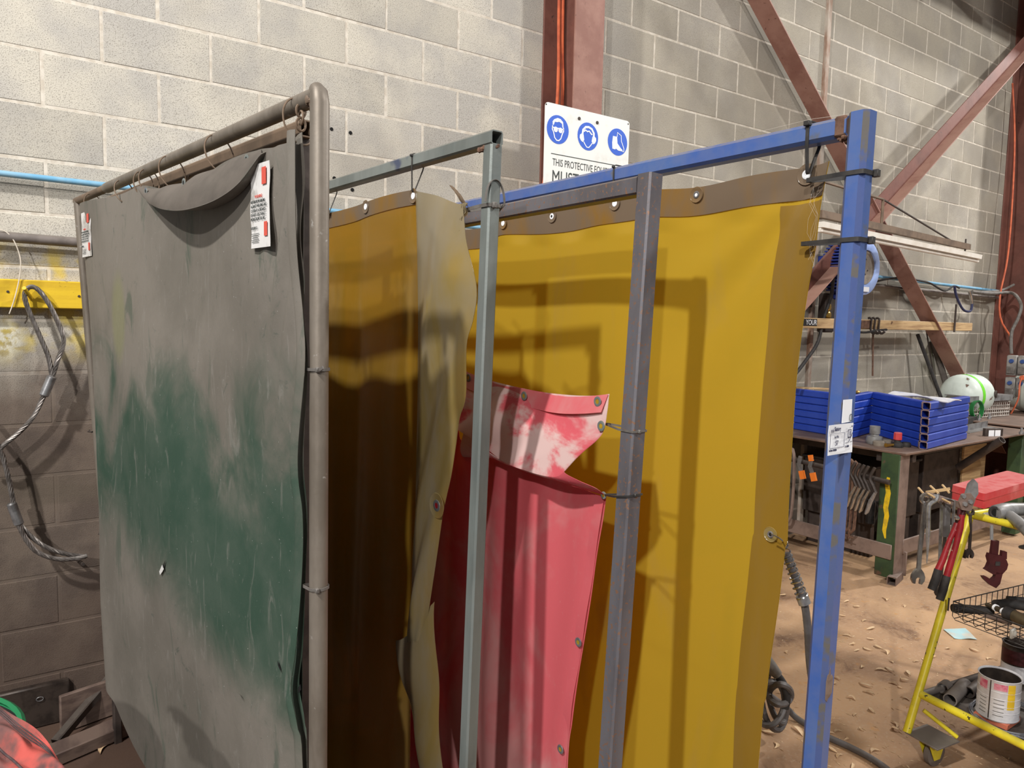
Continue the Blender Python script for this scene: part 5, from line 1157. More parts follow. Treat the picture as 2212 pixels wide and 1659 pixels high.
# things hanging from the clamp rail under the first bench (rail x=4.24)
def railp(x, y): return pl(x, y, V((4.21, 0, 0)), V((0, 1, 0)))
def gclamp(xs, ys, h, wd, lab, m_='dark_steel'):
    p = railp(xs, ys); T = thing('g_clamp', p, lab, 'clamp', None); r_ = .011
    g = G(); q = p; g.tube(spl([q+V((-.0, wd*.9, -.02)), q+V((-.01, wd*.8, .02)), q+V((-.02, 0, .02)), q+V((-.02, 0, -h)), q+V((-.02, wd, -h-.005))], 30), r_, 6); g.build('frame', m_, T)
    g = G(); g.tube([q+V((-.02, wd*.85, -h-.07)), q+V((-.02, wd*.85, -h+.10))], .007, 6); g.build('screw', m_, T)
    g = G(); g.tube([q+V((-.02, wd*.85-.03, -h-.06)), q+V((-.02, wd*.85+.03, -h-.06))], .004, 6); g.build('tommy_bar', m_, T)
gclamp(1718, 985, .44, .11, 'large grey steel clamp hanging next to the yellow screen edge', 'bench_grey')
for k, (x, n_) in enumerate(((1733, 'first'), (1757, 'second'))):
    p = railp(x, 985+4*k); T = thing('spring_clamp', p, n_+' spring clamp with orange tips hanging under the bench left of the blue post', 'clamp')
    g = G(); g.sweep([p+V((-.02, 0, .0)), p+V((-.02, .01, -.06)), p+V((-.02, -.012, -.11))], [(-.006, -.012), (.006, -.012), (.006, .012), (-.006, .012)], up=(1, 0, 0)); g.build('jaw', 'alloy', T)
    g = G(); g.sweep([p+V((-.02, -.012, -.10)), p+V((-.02, -.03, -.155))], [(-.01, -.018), (.01, -.018), (.01, .018), (-.01, .018)], up=(1, 0, 0)); g.build('orange_tip', 'orange_plastic', T)
    if k: g = G(); g.sweep([p+V((-.022, .01, .02)), p+V((-.022, 0, -.02))], [(-.01, -.014), (.01, -.014), (.01, .014), (-.01, .014)], up=(1, 0, 0)); g.build('orange_tip', 'orange_plastic', T)
for k in range(4):
    gclamp(1829+9*k, 1000+4*k, .40, .035, 'rusty bar clamp, %s of four hanging right of the blue post' % ['first', 'second', 'third', 'last'][k], 'rust')
for k in range(5):
    x = 1853+9.5*k+(4 if k == 4 else 0); p = railp(x, 1004+3*k); T = thing('locking_pliers', p, 'silver-handled clamp, %s of five hanging from the bench rail' % ['first', 'second', 'third', 'fourth', 'last'][k], 'clamp')
    g = G(); g.tube(spl([p+V((-.03, -.00, .02)), p+V((-.035, .025, -.05)), p+V((-.035, .0, -.10)), p+V((-.035, -.02, -.14))], 16), .010, 6); g.build('jaw', 'dark_steel', T)
    g = G(); g.tube([p+V((-.035, -.02, -.13)), p+V((-.035, .012, -.20)), p+V((-.035, .03, -.27)), p+V((-.035, .04, -.29))], [.009, .014, .013, .007], 8); g.build('handle', 'chrome' if k < 4 else 'alloy', T)
for k, (x, y, hh) in enumerate(((1838, 1090, .16), (1858, 1095, .2), (1872, 1090, .22))):
    p = railp(x, y)+V((.25, 0, 0)); g = G(); g.tube([p, p-UZ*hh], .028, 8); tag(g.build('dark_bottle', 'ink_blue' if k == 2 else 'rubber'), ['left', 'middle', 'right'][k]+' of three dark cylinders hanging low behind the clamps', 'cylinder')

# ------------------------------------------------------------ yellow tool cart
KO = V((2.424, -2.053, 0)); KX = V((math.cos(R(-9)), math.sin(R(-9)), 0)); KY = V((KX.y, -KX.x, 0))
def K(a, b, z): return KO+KX*a+KY*b+UZ*z
T = thing('tool_cart', KO, 'yellow tubular steel tool cart with slanted ends on casters', 'cart')
r_ = .0148
def tb(n_, P, r=r_, m_='yellow_cart', par=T, n=12): g = G(); g.tube(P, r, n); return g.build(n_, m_, par)
tb('corner_post', [K(-.03, 0, .115), K(.375, -.07, .90)]); tb('corner_post', [K(-.03, .80, .115), K(.375, .72, .90)])
tb('corner_post', [K(1.0, -.07, .12), K(1.0, -.07, .90)], m_='reel_dark'); tb('corner_post', [K(1.0, .8, .12), K(1.0, .72, .90)])
tb('top_rail', [K(.372, -.07, .9), K(.372, .72, .9)]); tb('top_rail', [K(.375, -.07, .9), K(1.0, -.07, .9)], .012)
tb('bottom_rail', [K(.04, 0, .25), K(.04, .80, .25)]); tb('bottom_rail', [K(.05, 0, .25), K(1.0, 0, .25)], .013, 'pipe_grey')
tb('caster_brace', [K(.03, .02, .2), K(.10, .11, .125)], .008)
X = M.Translation(K(0, 0, 0)) @ M([list(KX)+[0], list(KY)+[0], [0, 0, 1, 0], [0, 0, 0, 1]]).transposed()
g = G(); g.box((.52, .40, .236), (.96, .80, .006), X); g.build('bottom_tray', 'dark_steel', T)
g = G(); g.box((.69, .33, .885), (.62, .78, .006), X); g.build('top_tray', 'dark_steel', T)
for (a_, b_) in ((.03, .06), (.03, .76)):
    g = G(); g.box((a_, b_, .115), (.13, .13, .006), X, .001); pt = g.build('caster_plate', 'pipe_grey', T)
    g = G()
    for s_ in (-1, 1): g.prism([(-.05, .0), (.05, .0), (.02, -.075), (-.012, -.075)], K(a_+.0, b_+s_*.021, .112), KX, UZ, .003)
    g.build('caster_fork', 'yellow_cart', pt)
    g = G(); g.lathe([(0, -.015), (.036, -.015), (.049, -.010), (.049, .010), (.036, .015), (0, .015)], K(a_+.02, b_, .050), KY, 24); g.build('caster_wheel', 'pipe_grey', pt)
# wire basket on the cart
T = thing('wire_basket', K(.17, .0, .55), 'black wire mesh basket hung in the yellow cart', 'basket')
b0, b1, a0, a1, z0, z1 = .012, .74, .175, .95, .53, .60
na, nb = 22, 18
def wire(P, r=.0016): g = G(); g.tube(P, r, 4, caps=False); g.build('wire', 'black_plastic', T)
for k in range(na+1): a_ = a0+(a1-a0)*k/na; wire([K(a_, b0, z1), K(a_, b0, z0+.012), K(a_, b0+.012, z0), K(a_, b1-.012, z0), K(a_, b1, z0+.012), K(a_, b1, z1)])
for k in range(nb+1): b_ = b0+(b1-b0)*k/nb; wire([K(a0, b_, z1), K(a0, b_, z0+.012), K(a0+.012, b_, z0), K(a1-.012, b_, z0), K(a1, b_, z0+.012), K(a1, b_, z1)])
for z in (z1, z0+.028): g = G(); g.tube([K(a0, b0, z), K(a1, b0, z), K(a1, b1, z), K(a0, b1, z)], .0026 if z == z1 else .0016, 6, closed=True); g.build('rim', 'black_plastic', T)
g = G(); g.tube([K(.165, .0, .61), K(.165, .0, .56)], .003, 6); g.build('hook', 'black_plastic', T)
# torch handles in the basket
def zpt(x, y, z): return pz(x, y, z)
zb = z0+.02
g = G(); g.tube([zpt(2058, 1314, zb), zpt(2064, 1314, zb), zpt(2120, 1318, zb), zpt(2145, 1320, zb)], [.016, .0175, .017, .014], 12); tag(g.build('rubber_mallet', 'rubber'), 'black round handle with a reddish end lying in the wire basket', 'handle')
T = thing('welding_torch', zpt(2190, 1350, zb), 'brown metal torch body with white bands in the wire basket', 'torch')
g = G(); g.tube([zpt(2130, 1305, zb+.03), zpt(2150, 1313, zb+.03), zpt(2170, 1322, zb+.03)], [.007, .010, .012], 10); g.build('neck', 'olive_metal', T)
for x, y in ((2149, 1312), (2166, 1320)): p = zpt(x, y, zb+.03); q = zpt(x+4, y+2, zb+.03); g = G(); g.tube([p, q], .0135, 10); g.build('white_band', 'paper', T)
g = G(); g.tube([zpt(2172, 1323, zb+.03), zpt(2190, 1330, zb+.03)], .024, 12); g.build('collar', 'rubber', T)
g = G(); g.tube([zpt(2188, 1329, zb+.03), zpt(2235, 1352, zb+.03)], .022, 12); g.build('barrel', 'olive_metal', T)
g = G(); g.tube([zpt(2125, 1330, zb-.008), zpt(2150, 1334, zb-.006), zpt(2185, 1344, zb-.006)], [.006, .012, .012], 10); tag(g.build('wooden_dowel', 'wood_dark'), 'brown wooden handle lying under the torch in the basket', 'handle')
g = G(); g.tube([zpt(2150, 1306, zb+.015), zpt(2180, 1304, zb+.015), zpt(2230, 1312, zb+.015)], .019, 10); tag(g.build('grinding_tool', 'rubber'), 'thick black tool handle behind the torch in the basket', 'handle')
g = G(); g.tube([zpt(2176, 1294, zb+.02), zpt(2230, 1298, zb+.02)], .013, 10); tag(g.build('black_bar', 'rubber'), 'thin black bar at the back of the wire basket', 'bar')
g = G(); c = zpt(2188, 1368, .57); g.box((0, 0, 0), (.035, .012, .035), M.Translation(c), .004); g.lathe([(0, .012), (.01, .008), (.012, 0)], c, (-.3, -1, .2), 12); tag(g.build('clear_clip', 'clear_plastic'), 'clear plastic square clipped to the front of the basket', 'clip')

# items on the lower tray
ZL = .24
c = K(.33, .48, ZL); c = pz(2160, 1565, ZL+.02); 
T = thing('paint_can', V((c.x, c.y, ZL)), 'open dented paint can with white label on the lower tray', 'can')
c = V((c.x+.065, c.y+.035, ZL+.022)); rc = .066; hc = .150
g = G(); g.lathe([(0, .004), (rc, 0), (rc*1.03, .004), (rc, .01), (rc, hc-.008), (rc*1.04, hc-.002), (rc*1.02, hc), (rc*.96, hc-.004), (rc*.95, .03), (0, .03)], c, (0, 0, 1), 36); g.build('shell', 'can_label', T)
g = G(); g.lathe([(rc*.945, hc-.006), (rc*.94, .02)], c, (0, 0, 1), 36); g.lathe([(0, hc*.5), (rc*.94, hc*.5)], c, (0, 0, 1), 30); g.build('inside', 'can_dark', T)
for z in (.03, .055, .08, .105): g = G(); g.lathe([(rc, z), (rc*1.012, z+.002), (rc, z+.004)], c, (0, 0, 1), 36); g.build('rib', 'can_label', T)
def arcpatch(a0_, a1_, z0_, z1_, m_, nm='print_patch', k=1.006):
    g = G(); g.patch(lambda u, v: c+V((rc*k*math.cos(R(a0_+(a1_-a0_)*u)), rc*k*math.sin(R(a0_+(a1_-a0_)*u)), z1_+(z0_-z1_)*v)), 10, 2, .0004); g.build(nm, m_, T)
arcpatch(140, 168, hc-.045, hc-.012, 'can_pink'); arcpatch(186, 222, hc-.035, hc-.012, 'can_pink'); arcpatch(176, 179, .0, hc, 'dark_steel', 'seam', 1.02); arcpatch(224, 246, .05, hc-.01, 'yellow_board')
for k in range(5): arcpatch(145, 168, .02+.013*k, .0225+.013*k, 'tool_grey'); arcpatch(188, 216, .022+.014*k, .0245+.014*k, 'tool_grey')
g = G(); g.box((c.x, c.y, ZL+.012), (.11, .11, .02), bev=.002); tag(g.build('red_block', 'brick_red'), 'thin red-orange block under the open paint can', 'block')
c = pz(2206, 1480, ZL); c = V((c.x+.03, c.y+.03, ZL)); T = thing('paint_can', c, 'dark red and grey can behind the open paint can', 'can')
g = G(); g.lathe([(0, .002), (.055, 0), (.055, .15), (.058, .155), (.05, .155), (.05, .13), (0, .13)], c, (0, 0, 1), 30); g.build('shell', 'can_dark', T)
g = G(); g.lathe([(.0556, .08), (.0556, .135)], c, (0, 0, 1), 30); g.build('label_band', 'dark_red', T); g = G(); g.lathe([(.0556, .01), (.0556, .075)], c, (0, 0, 1), 30); g.build('label_band', 'can_label', T)
T = thing('wire_coil', pz(2150, 1575, ZL), 'coil of galvanised wire on the lower tray in front of the can', 'wire coil')
cc = pz(2186, 1556, ZL)+V((0, 0, .006))
for k in range(9):
    rr2 = .128+.0028*(k % 5); z = .004*(k//3)+.002*(k % 2); off = V((random.uniform(-.004, .004), random.uniform(-.004, .004), 0))
    g = G(); g.tube([cc+off+V((rr2*math.cos(2*math.pi*q/40), rr2*.95*math.sin(2*math.pi*q/40), z+.003*math.sin(q*.8+k))) for q in range(40)], .0016, 5, closed=True); g.build('strand', 'wire_zinc', T)
a, b = pz(2052, 1512, ZL+.025), pz(2085, 1478, ZL+.025)
g = G(); g.pipe(a, b, .024, .004, 20); tag(g.build('pipe_offcut', 'pipe_grey'), 'short grey pipe offcut lying on the lower tray beside the wire coil', 'pipe')
a, b = pz(2036, 1487, ZL+.024), pz(2046, 1480, ZL+.024)
g = G(); g.pipe(a, b, .022, .004, 20); tag(g.build('pipe_ring', 'pipe_grey'), 'short pipe ring on the lower tray next to the cart corner', 'pipe')
a, b = pz(2092, 1496, ZL+.022), pz(2125, 1472, ZL+.022)
g = G(); g.pipe(a, b, .021, .004, 18); tag(g.build('pipe_offcut', 'dark_steel'), 'darker pipe offcut half hidden behind the paint can', 'pipe')

# items on the top tray
ZU = .893
pf, pl_, pr2 = pz(2124, 1100, ZU), pz(2052, 1078, ZU), pz(2245, 1062, ZU)
T = thing('red_case', pf, 'flat red metal case on top of the cart', 'case')
e1, e2 = (pl_-pf), (pr2-pf)
def pgm(h0, h1, k, name, m_, tp=1.0):
    cen = pf+(e1+e2)/2; P = [cen+(q-cen)*k for q in (pf, pf+e2, pf+e1+e2, pf+e1)]; P2 = [cen+(q-cen)*k*tp for q in (pf, pf+e2, pf+e1+e2, pf+e1)]
    def rc_(P_, z):
        o = []
        for i in range(4):
            a, b, c_ = P_[i-1], P_[i], P_[(i+1) % 4]
            for t_ in (0, .5, 1):
                q = b+(a-b).normalized()*.012*(1-t_)+(c_-b).normalized()*.012*t_; 
                if t_ == .5: q = b+((a-b).normalized()+(c_-b).normalized())*.0036
                o.append(q+UZ*z)
        return o
    A_, B_2 = rc_(P, h0), rc_(P2, h1); n = len(A_); g = G(); g.add(A_+B_2, [tuple(range(n)), tuple(range(2*n-1, n-1, -1))]+[(i, (i+1) % n, n+(i+1) % n, n+i) for i in range(n)]); g.build(name, m_, T)
pgm(.0, .034, .985, 'lower_shell', 'red_box'); pgm(.035, .064, 1., 'lid', 'red_box', .985)
T = thing('angle_grinder', pz(2175, 1108, ZU), 'grey power tool with a round socket end on the cart top', 'power tool')
zz = ZU+.038; a = pz(2150, 1108, zz)
g = G(); g.tube([a, a+V((.006, -.002, 0)), pz(2170, 1104, zz), pz(2190, 1100, zz), pz(2240, 1100, zz)], [.026, .031, .032, .026, .024], 18); g.build('motor_body', 'tool_grey', T)
dxn = (a-pz(2170, 1104, zz)).normalized(); g = G(); g.lathe([(0, .0008), (.014, .0008)], a, dxn, 16); g.build('socket', 'hole', T); g = G(); g.lathe([(.014, .0004), (.018, .003), (.026, .001)], a, dxn, 20); g.build('end_ring', 'rubber', T)
g = G(); g.tube([pz(2182, 1114, zz-.005), pz(2200, 1128, zz-.01), pz(2235, 1165, zz-.012)], [.02, .021, .018], 14); g.build('handle', 'tool_grey', T)
g = G(); c = pz(2132, 1114, ZU); X2 = M.Translation(c+UZ*.006) @ M.Rotation(R(35), 4, 'Z'); g.box((0, 0, 0), (.07, .03, .006), X2, .001); tag(g.build('steel_plate', 'tool_grey'), 'small flat steel plate between the red case and the grey tool', 'plate')
T = thing('tool_case', K(.6, .3, .78), 'black plastic tool case hung under the cart top', 'case')
X3 = M.Translation(K(.74, .36, .825)) @ M([list(KX)+[0], list(KY)+[0], [0, 0, 1, 0], [0, 0, 0, 1]]).transposed()
g = G(); g.box((-.02, 0, .012), (.5, .56, .085), X3, .012); g.build('case_body', 'black_plastic', T)
g = G(); g.box((-.02, 0, -.028), (.52, .58, .012), X3, .004); g.build('case_rim', 'hose_grey', T)
# tool rack bar with pegs off the cart's far left corner
DR = 3.0
T = thing('tool_rack', pd(2035, 1075, DR), 'thin steel bar with pegs at the far corner of the cart', 'rack')
g = G(); g.sweep([pd(2000, 1068, DR), pd(2100, 1098, DR-.08)], [(-.012, -.003), (.012, -.003), (.012, .003), (-.012, .003)], up=UZ); g.build('bar', 'bench_grey', T)
for x, y, x2, y2 in ((2000, 1072, 1984, 1054), (2027, 1066, 2010, 1050), (2050, 1064, 2036, 1048)): g = G(); g.tube([pd(x, y, DR-.02), pd(x2, y2, DR+.06)], .0045, 8); g.build('peg', 'timber', T)
g = G(); g.tube([pd(2004, 1066, DR-.05), pd(2018, 1074, DR-.1)], .0045, 8); g.build('peg', 'timber', T); g = G(); g.tube([pd(2036, 1078, DR-.05), pd(2052, 1086, DR-.1)], .0045, 8); g.build('peg', 'timber', T)
g = G(); g.sweep([pd(2000, 1064, DR), pd(2052, 1056, DR)], [(-.006, -.002), (.006, -.002), (.006, .002), (-.006, .002)], up=UZ); g.build('cross_bar', 'timber', T)
# hanging tools
def face(D_): 
    e = V((-CF.y, CF.x, 0)).normalized()*-1; return e
EXT = V((CR.x, CR.y, 0)).normalized()
def wrench(P, wd, lab, jaw=True, D_=2.95, m_='chrome', hr=.020):
    T = thing('wrench', pd(*P[-1], D_), lab, 'wrench'); pts = [pd(x, y, D_) for x, y in P]; d = (pts[-1]-pts[0]).normalized(); n = EXT.cross(UZ)
    g = G(); g.sweep(spl(pts, 14), [(-wd*.28, -wd/2), (wd*.28, -wd/2), (wd*.28, wd/2), (-wd*.28, wd/2)], up=n); g.build('shank', m_, T)
    c = pts[0]-d*hr*.6; g = G(); g.lathe([(hr*.55, -.006), (hr, -.006), (hr, .006), (hr*.55, .006), (hr*.55, -.006)], c, n, 20); g.build('ring_end', m_, T)
    if jaw:
        e = pts[-1]; s_ = d.cross(n).normalized(); k = hr*1.15
        poly = [(-.35, -.2), (-.75, .3), (-1, .9), (-.95, 1.5), (-.62, 2.05), (-.30, 2.0), (-.34, 1.3), (-.1, 1.05), (.1, 1.05), (.34, 1.3), (.38, 2.0), (.66, 2.0), (1, 1.45), (1, .85), (.75, .3), (.35, -.2)]
        g = G(); g.prism([(a*k, b*k) for a, b in poly], e-n*.006, s_, d, .012); g.build('open_jaw', m_, T)
    return T
wrench([(1999, 1085), (1994, 1130), (1988, 1180), (1984, 1232)], .0155, 'large chrome combination wrench, leftmost of the hanging tools', D_=2.95, hr=.0235)
wrench([(2034, 1085), (2032, 1150), (2030, 1215), (2030, 1250)], .011, 'slim blue-grey wrench hanging behind the podger', D_=3.02, m_='alloy', hr=.016)
wrench([(2044, 1090), (2042, 1150), (2036, 1215), (2030, 1268)], .011, 'brownish slim wrench hanging just left of the bolt cutter', D_=2.98, m_='dark_steel', hr=.016)
wrench([(2096, 1110), (2096, 1150), (2094, 1188)], .010, 'small dark wrench hanging right of the yellow post', D_=2.93, m_='dark_steel', hr=.014)
wrench([(2088, 1110), (2086, 1150), (2080, 1188)], .010, 'small dark wrench partly hidden by the yellow post', D_=2.97, m_='dark_steel', hr=.014)
T = thing('podger_bar', pd(2004, 1215, 2.93), 'tapered steel podger bar hooked over a peg', 'bar')
g = G(); g.tube(spl([pd(x, y, 2.93) for x, y in [(2018, 1075), (2025, 1068), (2022, 1080), (2010, 1088), (2006, 1100), (2005, 1140), (2004, 1180), (2002, 1217)]], 30), [.008]*12+[.0085]*8+[.0075-.0006*k for k in range(11)], 8); g.build('shank', 'alloy', T)
T = thing('hook_bar', pd(2055, 1165, 2.95), 'flat steel bar bent into a hook over the rack', 'bar')
g = G(); g.sweep([pd(x, y, 2.95) for x, y in [(2040, 1078), (2052, 1078), (2060, 1082), (2060, 1100), (2057, 1170)]], [(-.002, -.008), (.002, -.008), (.002, .008), (-.002, .008)], up=EXT); g.build('shank', 'alloy', T)
g = G(); g.sweep([pd(2046, 1082, 2.98), pd(2044, 1160, 2.98)], [(-.006, -.012), (.006, -.012), (.006, .012), (-.006, .012)], up=EXT.cross(UZ)); tag(g.build('flat_file', 'hose_grey'), 'dark flat file hanging behind the hooked bar', 'file')
# bolt cutter
DBc = 2.80
T = thing('bolt_cutter', pd(2045, 1285, DBc), 'red bolt cutter with black grips leaning by the yellow post', 'bolt cutter')
def seg(P, r, m_, nm, n=12, par=T, D_=DBc): g = G(); g.tube([pd(x, y, D_) for x, y in P], r, n); return g.build(nm, m_, par)
seg([(2067, 1130), (2062, 1145), (2052, 1165), (2036, 1210), (2026, 1232)], [.010, .011, .009, .012, .0125], 'red_tool', 'handle'); seg([(2078, 1112), (2074, 1140), (2066, 1175), (2054, 1215), (2045, 1245)], [.010, .012, .0105, .012, .0125], 'red_tool', 'handle', D_=DBc-.01)
seg([(2027, 1230), (2021, 1252), (2012, 1274)], [.014, .0155, .0145], 'rubber', 'grip'); seg([(2045, 1244), (2038, 1270), (2030, 1296)], [.014, .0155, .0145], 'rubber', 'grip', D_=DBc-.01)
n = EXT.cross(UZ)
g = G(); g.prism([(0, 0), (.03, .012), (.05, .05), (.045, .09), (.03, .105), (.012, .085), (.002, .04)], pd(2079, 1092, DBc), EXT, UZ, .012); g.build('jaw', 'tool_grey', T)
g = G(); g.prism([(0, 0), (.035, -.005), (.05, .04), (.03, .065), (.0, .06), (-.012, .03)], pd(2074, 1100, DBc-.012), EXT, UZ, .010); g.build('jaw_plate', 'bench_grey', T)
for x, y in ((2079, 1071), (2094, 1083), (2082, 1088)): g = G(); g.lathe([(0, .012), (.008, .012), (.0095, .006), (.0095, 0)], pd(x, y, DBc-.02), n, 6); g.build('bolt', 'alloy', T)
seg([(2083, 1098), (2078, 1115)], .009, 'dark_red', 'arm'); seg([(2074, 1098), (2068, 1132)], .008, 'dark_red', 'arm'); 
g = G(); g.lathe([(0, .010), (.008, .009), (.009, 0)], pd(2066, 1118, DBc-.012), n, 10); g.build('stop_bolt', 'chrome', T)
# pipe wrench hanging under the cart top
T = thing('pipe_wrench', pd(2145, 1270, 2.75), 'dark red pipe wrench hanging head down under the cart top', 'wrench')
Dp = 2.75; k = Dp/F; o = pd(2145, 1220, Dp); ex_, ey_ = EXT, UZ
def pp_(L_): return [((x-2145)*k, (1220-y)*k) for x, y in L_]
g = G(); g.prism(pp_([(2136, 1165), (2149, 1165), (2149, 1200), (2134, 1200)]), o, ex_, ey_, .014); g.build('handle', 'dark_red', T)
g = G(); g.prism(pp_([(2128, 1192), (2160, 1198), (2166, 1206), (2170, 1215), (2168, 1226), (2160, 1236), (2140, 1238), (2122, 1228), (2126, 1224), (2130, 1212), (2126, 1200)]), o+n*.002, ex_, ey_, .018); g.build('head', 'dark_red', T)
g = G(); g.prism(pp_([(2146, 1232), (2160, 1234), (2156, 1258), (2148, 1268), (2136, 1262), (2122, 1250), (2117, 1243), (2126, 1243), (2138, 1250), (2144, 1244)]), o+n*.004, ex_, ey_, .016); g.build('hook_jaw', 'dark_red', T)
g = G(); g.prism(pp_([(2156, 1186), (2166, 1188), (2167, 1204), (2155, 1202)]), o+n*.004, ex_, ey_, .014); g.build('jaw_tip', 'dark_red', T)
g = G(); g.prism(pp_([(2142, 1209), (2152, 1209), (2152, 1218), (2142, 1218)]), o+n*.0205, ex_, ey_, .001); g.build('window', 'rubber', T)
g = G(); g.tube([pd(2142, 1166, Dp+.01), pd(2142, 1135, Dp+.01)], .006, 8); g.build('hanger', 'tool_grey', T)

# ------------------------------------------------------------ floor: hose, cable bundle, papers, leaves
def fl(x, y, z=.0): return pz(x, y, z)
T = thing('welding_hose', fl(1740, 1590), 'black hose with a steel spring guard hanging behind the blue post', 'hose')
DH = 1.66
P = [pd(1690, 1172, DH), pd(1698, 1195, DH), pd(1722, 1260, DH), pd(1737, 1300, DH), pd(1745, 1360, DH), pd(1749, 1430, DH+.02), pd(1758, 1500, DH+.05), pd(1762, 1560, DH+.10)]
e = fl(1738, 1600, .014); e2 = fl(1790, 1592, .014)
g = G(); g.tube(spl(P[1:]+[pd(1758, 1660, 1.84), pd(1750, 1800, 1.9), pz(1752, 1960, .03), pz(1790, 1990, .012)], 60), .0088, 10); g.build('hose', 'hose_grey', T)
sp_ = curve(P[:4]); g = G(); N_ = 330; pts, fr = g.frames([sp_(.92*i/N_) for i in range(N_+1)])
g.tube([p+(a*math.cos(2*math.pi*i/27.5)+b*math.sin(2*math.pi*i/27.5))*(.0098+.003*i/N_) for i, (p, (t_, a, b)) in enumerate(zip(pts, fr))], .0020, 5); g.build('spring_guard', 'chrome', T)
g = G(); c = sp_(.94); d = (sp_(.99)-sp_(.93)).normalized(); g.tube([c-d*.009, c+d*.010], .0138, 16); g.build('collar', 'alloy', T)
g = G(); g.tube(spl([fl(1660, 1500, .16), fl(1700, 1530, .05), fl(1722, 1552, .014), fl(1780, 1588, .014), fl(1840, 1616, .014), fl(1900, 1650, .014), fl(1990, 1720, .014)], 40), .0125, 10); tag(g.build('floor_hose', 'hose_grey'), 'grey hose running over the floor from the cable bundle past the post', 'hose')
T = thing('cable_bundle', fl(1680, 1577), 'knotted grey-black cable bundle on the floor beyond the yellow screen', 'cable')
DL = 2.84
def loop(cx, cy, rx, ry, tilt=0, ph=0, D_=DL, nm='cable_loop', m_='hose_grey', r=.0115):
    g = G(); g.tube([pd(cx+rx*math.cos(a)+tilt*math.sin(a), cy+ry*math.sin(a), D_+.03*math.sin(a*2+ph)) for a in [2*math.pi*q/30 for q in range(30)]], r, 8, closed=True); g.build(nm, m_, T)
loop(1672, 1515, 26, 62, 6, 0); loop(1678, 1505, 18, 56, 10, 1, DL+.03); loop(1664, 1520, 30, 48, -4, 2, DL-.03); loop(1685, 1500, 24, 22, 0, 1, DL-.06, r=.012)
g = G(); g.tube([pd(x, y, DL-.05) for x, y in [(1650, 1420), (1664, 1440), (1680, 1458)]], [.024, .025, .019], 12); g.build('cable_sleeve', 'grey_plastic', T)
g = G(); g.tube(spl([pd(x, y, DL-.05) for x, y in [(1678, 1456), (1694, 1480), (1700, 1508), (1696, 1530)]], 14), .014, 10); g.build('cable_end', 'rubber', T)
# paper on the floor
g = G(); a, b, c_, d_ = fl(2038, 1360, .002), fl(2085, 1358, .002), fl(2111, 1382, .002), fl(2062, 1380, .002)
g.patch(lambda u, v: (1-u)*(1-v)*a+u*(1-v)*b+u*v*c_+(1-u)*v*d_+UZ*(.003*math.sin(u*7)*math.sin(v*5)+.003), 10, 8, .0008); tag(g.build('paper_mask', 'mask_cyan'), 'flattened pale blue disposable mask on the dusty floor', 'mask')
# leaves
LM = []
for k in range(5):
    g = G(); L_, W_ = random.uniform(.035, .075), random.uniform(.005, .010); cv = random.uniform(-.02, .02); ht = random.uniform(.002, .010)
    g.patch(lambda u, v: V(((u-.5)*L_, cv*math.sin(u*math.pi)+(v-.5)*2*W_*math.sin(u*math.pi)**.8*(1 if u not in (0, 1) else 0), ht*math.sin(u*3.1+.4)+.002*abs(v-.5)*2+.0005)), 8, 2, .0006); LM.append(g.data('leaf_blade', ['leaf'], V((0, 0, 0))))
spots_ = [(1722, 1580), (1770, 1360), (1690, 1285), (1702, 1410), (1655, 1400), (1828, 1299), (1800, 1316), (1850, 1310), (1910, 1295), (1868, 1342), (1880, 1358), (1830, 1375), (1838, 1390), (1880, 1380), (1898, 1398), (1850, 1405), (1875, 1402), (1910, 1410), (1820, 1330), (1925, 1430), (1922, 1447), (1905, 1450), (1955, 1468), (1930, 1478), (1945, 1485), (1965, 1455), (2000, 1425), (2010, 1418), (2045, 1400), (1980, 1430), (2105, 1405), (2140, 1425), (1800, 1475), (1804, 1466), (1790, 1560), (1795, 1585), (1812, 1582), (1838, 1510), (1876, 1498), (1885, 1535), (1870, 1480), (1893, 1625), (1825, 1595), (1815, 1635), (1800, 1620), (1840, 1655), (1930, 1565), (1940, 1575), (1862, 1575), (1775, 1420), (1660, 1582), (1672, 1610), (1950, 1310), (1985, 1345), (1860, 1440), (1780, 1515), (1955, 1510), (2200, 1395), (2170, 1415), (1848, 1545)]
for i, (x, y) in enumerate(spots_):
    o = bpy.data.objects.new('dry_leaf', LM[i % 5]); COL.objects.link(o); o.location = fl(x, y, .001); o.rotation_euler.z = random.uniform(0, 6.28); s_ = random.uniform(.55, 1.2); o.scale = (s_, s_, s_)
    tag(o, 'pale dry gum leaf or leaf scrap lying on the dusty floor', 'leaf', 'dry leaves scattered on the floor')
o = bpy.data.objects.new('dry_leaf', LM[1]); COL.objects.link(o); o.location = fl(230, 1618, .001); o.rotation_euler.z = .9; o.scale = (1.4, 1.2, 1.4); tag(o, 'single brown leaf on the dark floor left of the green curtain', 'leaf')
random.seed(5)
g = G()
for k in range(420):
    x, y = random.uniform(1650, 2200), random.uniform(1280, 1659); p = fl(x, y, .0008); a_ = random.uniform(0, 3.14); l_ = random.uniform(.004, .016); w2 = random.uniform(.001, .004)
    dx_, dy_ = V((math.cos(a_), math.sin(a_), 0))*l_, V((-math.sin(a_), math.cos(a_), 0))*w2
    g.add([p-dx_, p+dy_, p+dx_, p-dy_, p+UZ*.002], [(0, 1, 4), (1, 2, 4), (2, 3, 4), (3, 0, 4)])
tag(g.build('leaf_litter', 'leaf', smooth=False), 'tiny leaf fragments and wood chips strewn over the floor', 'litter', kind='stuff')

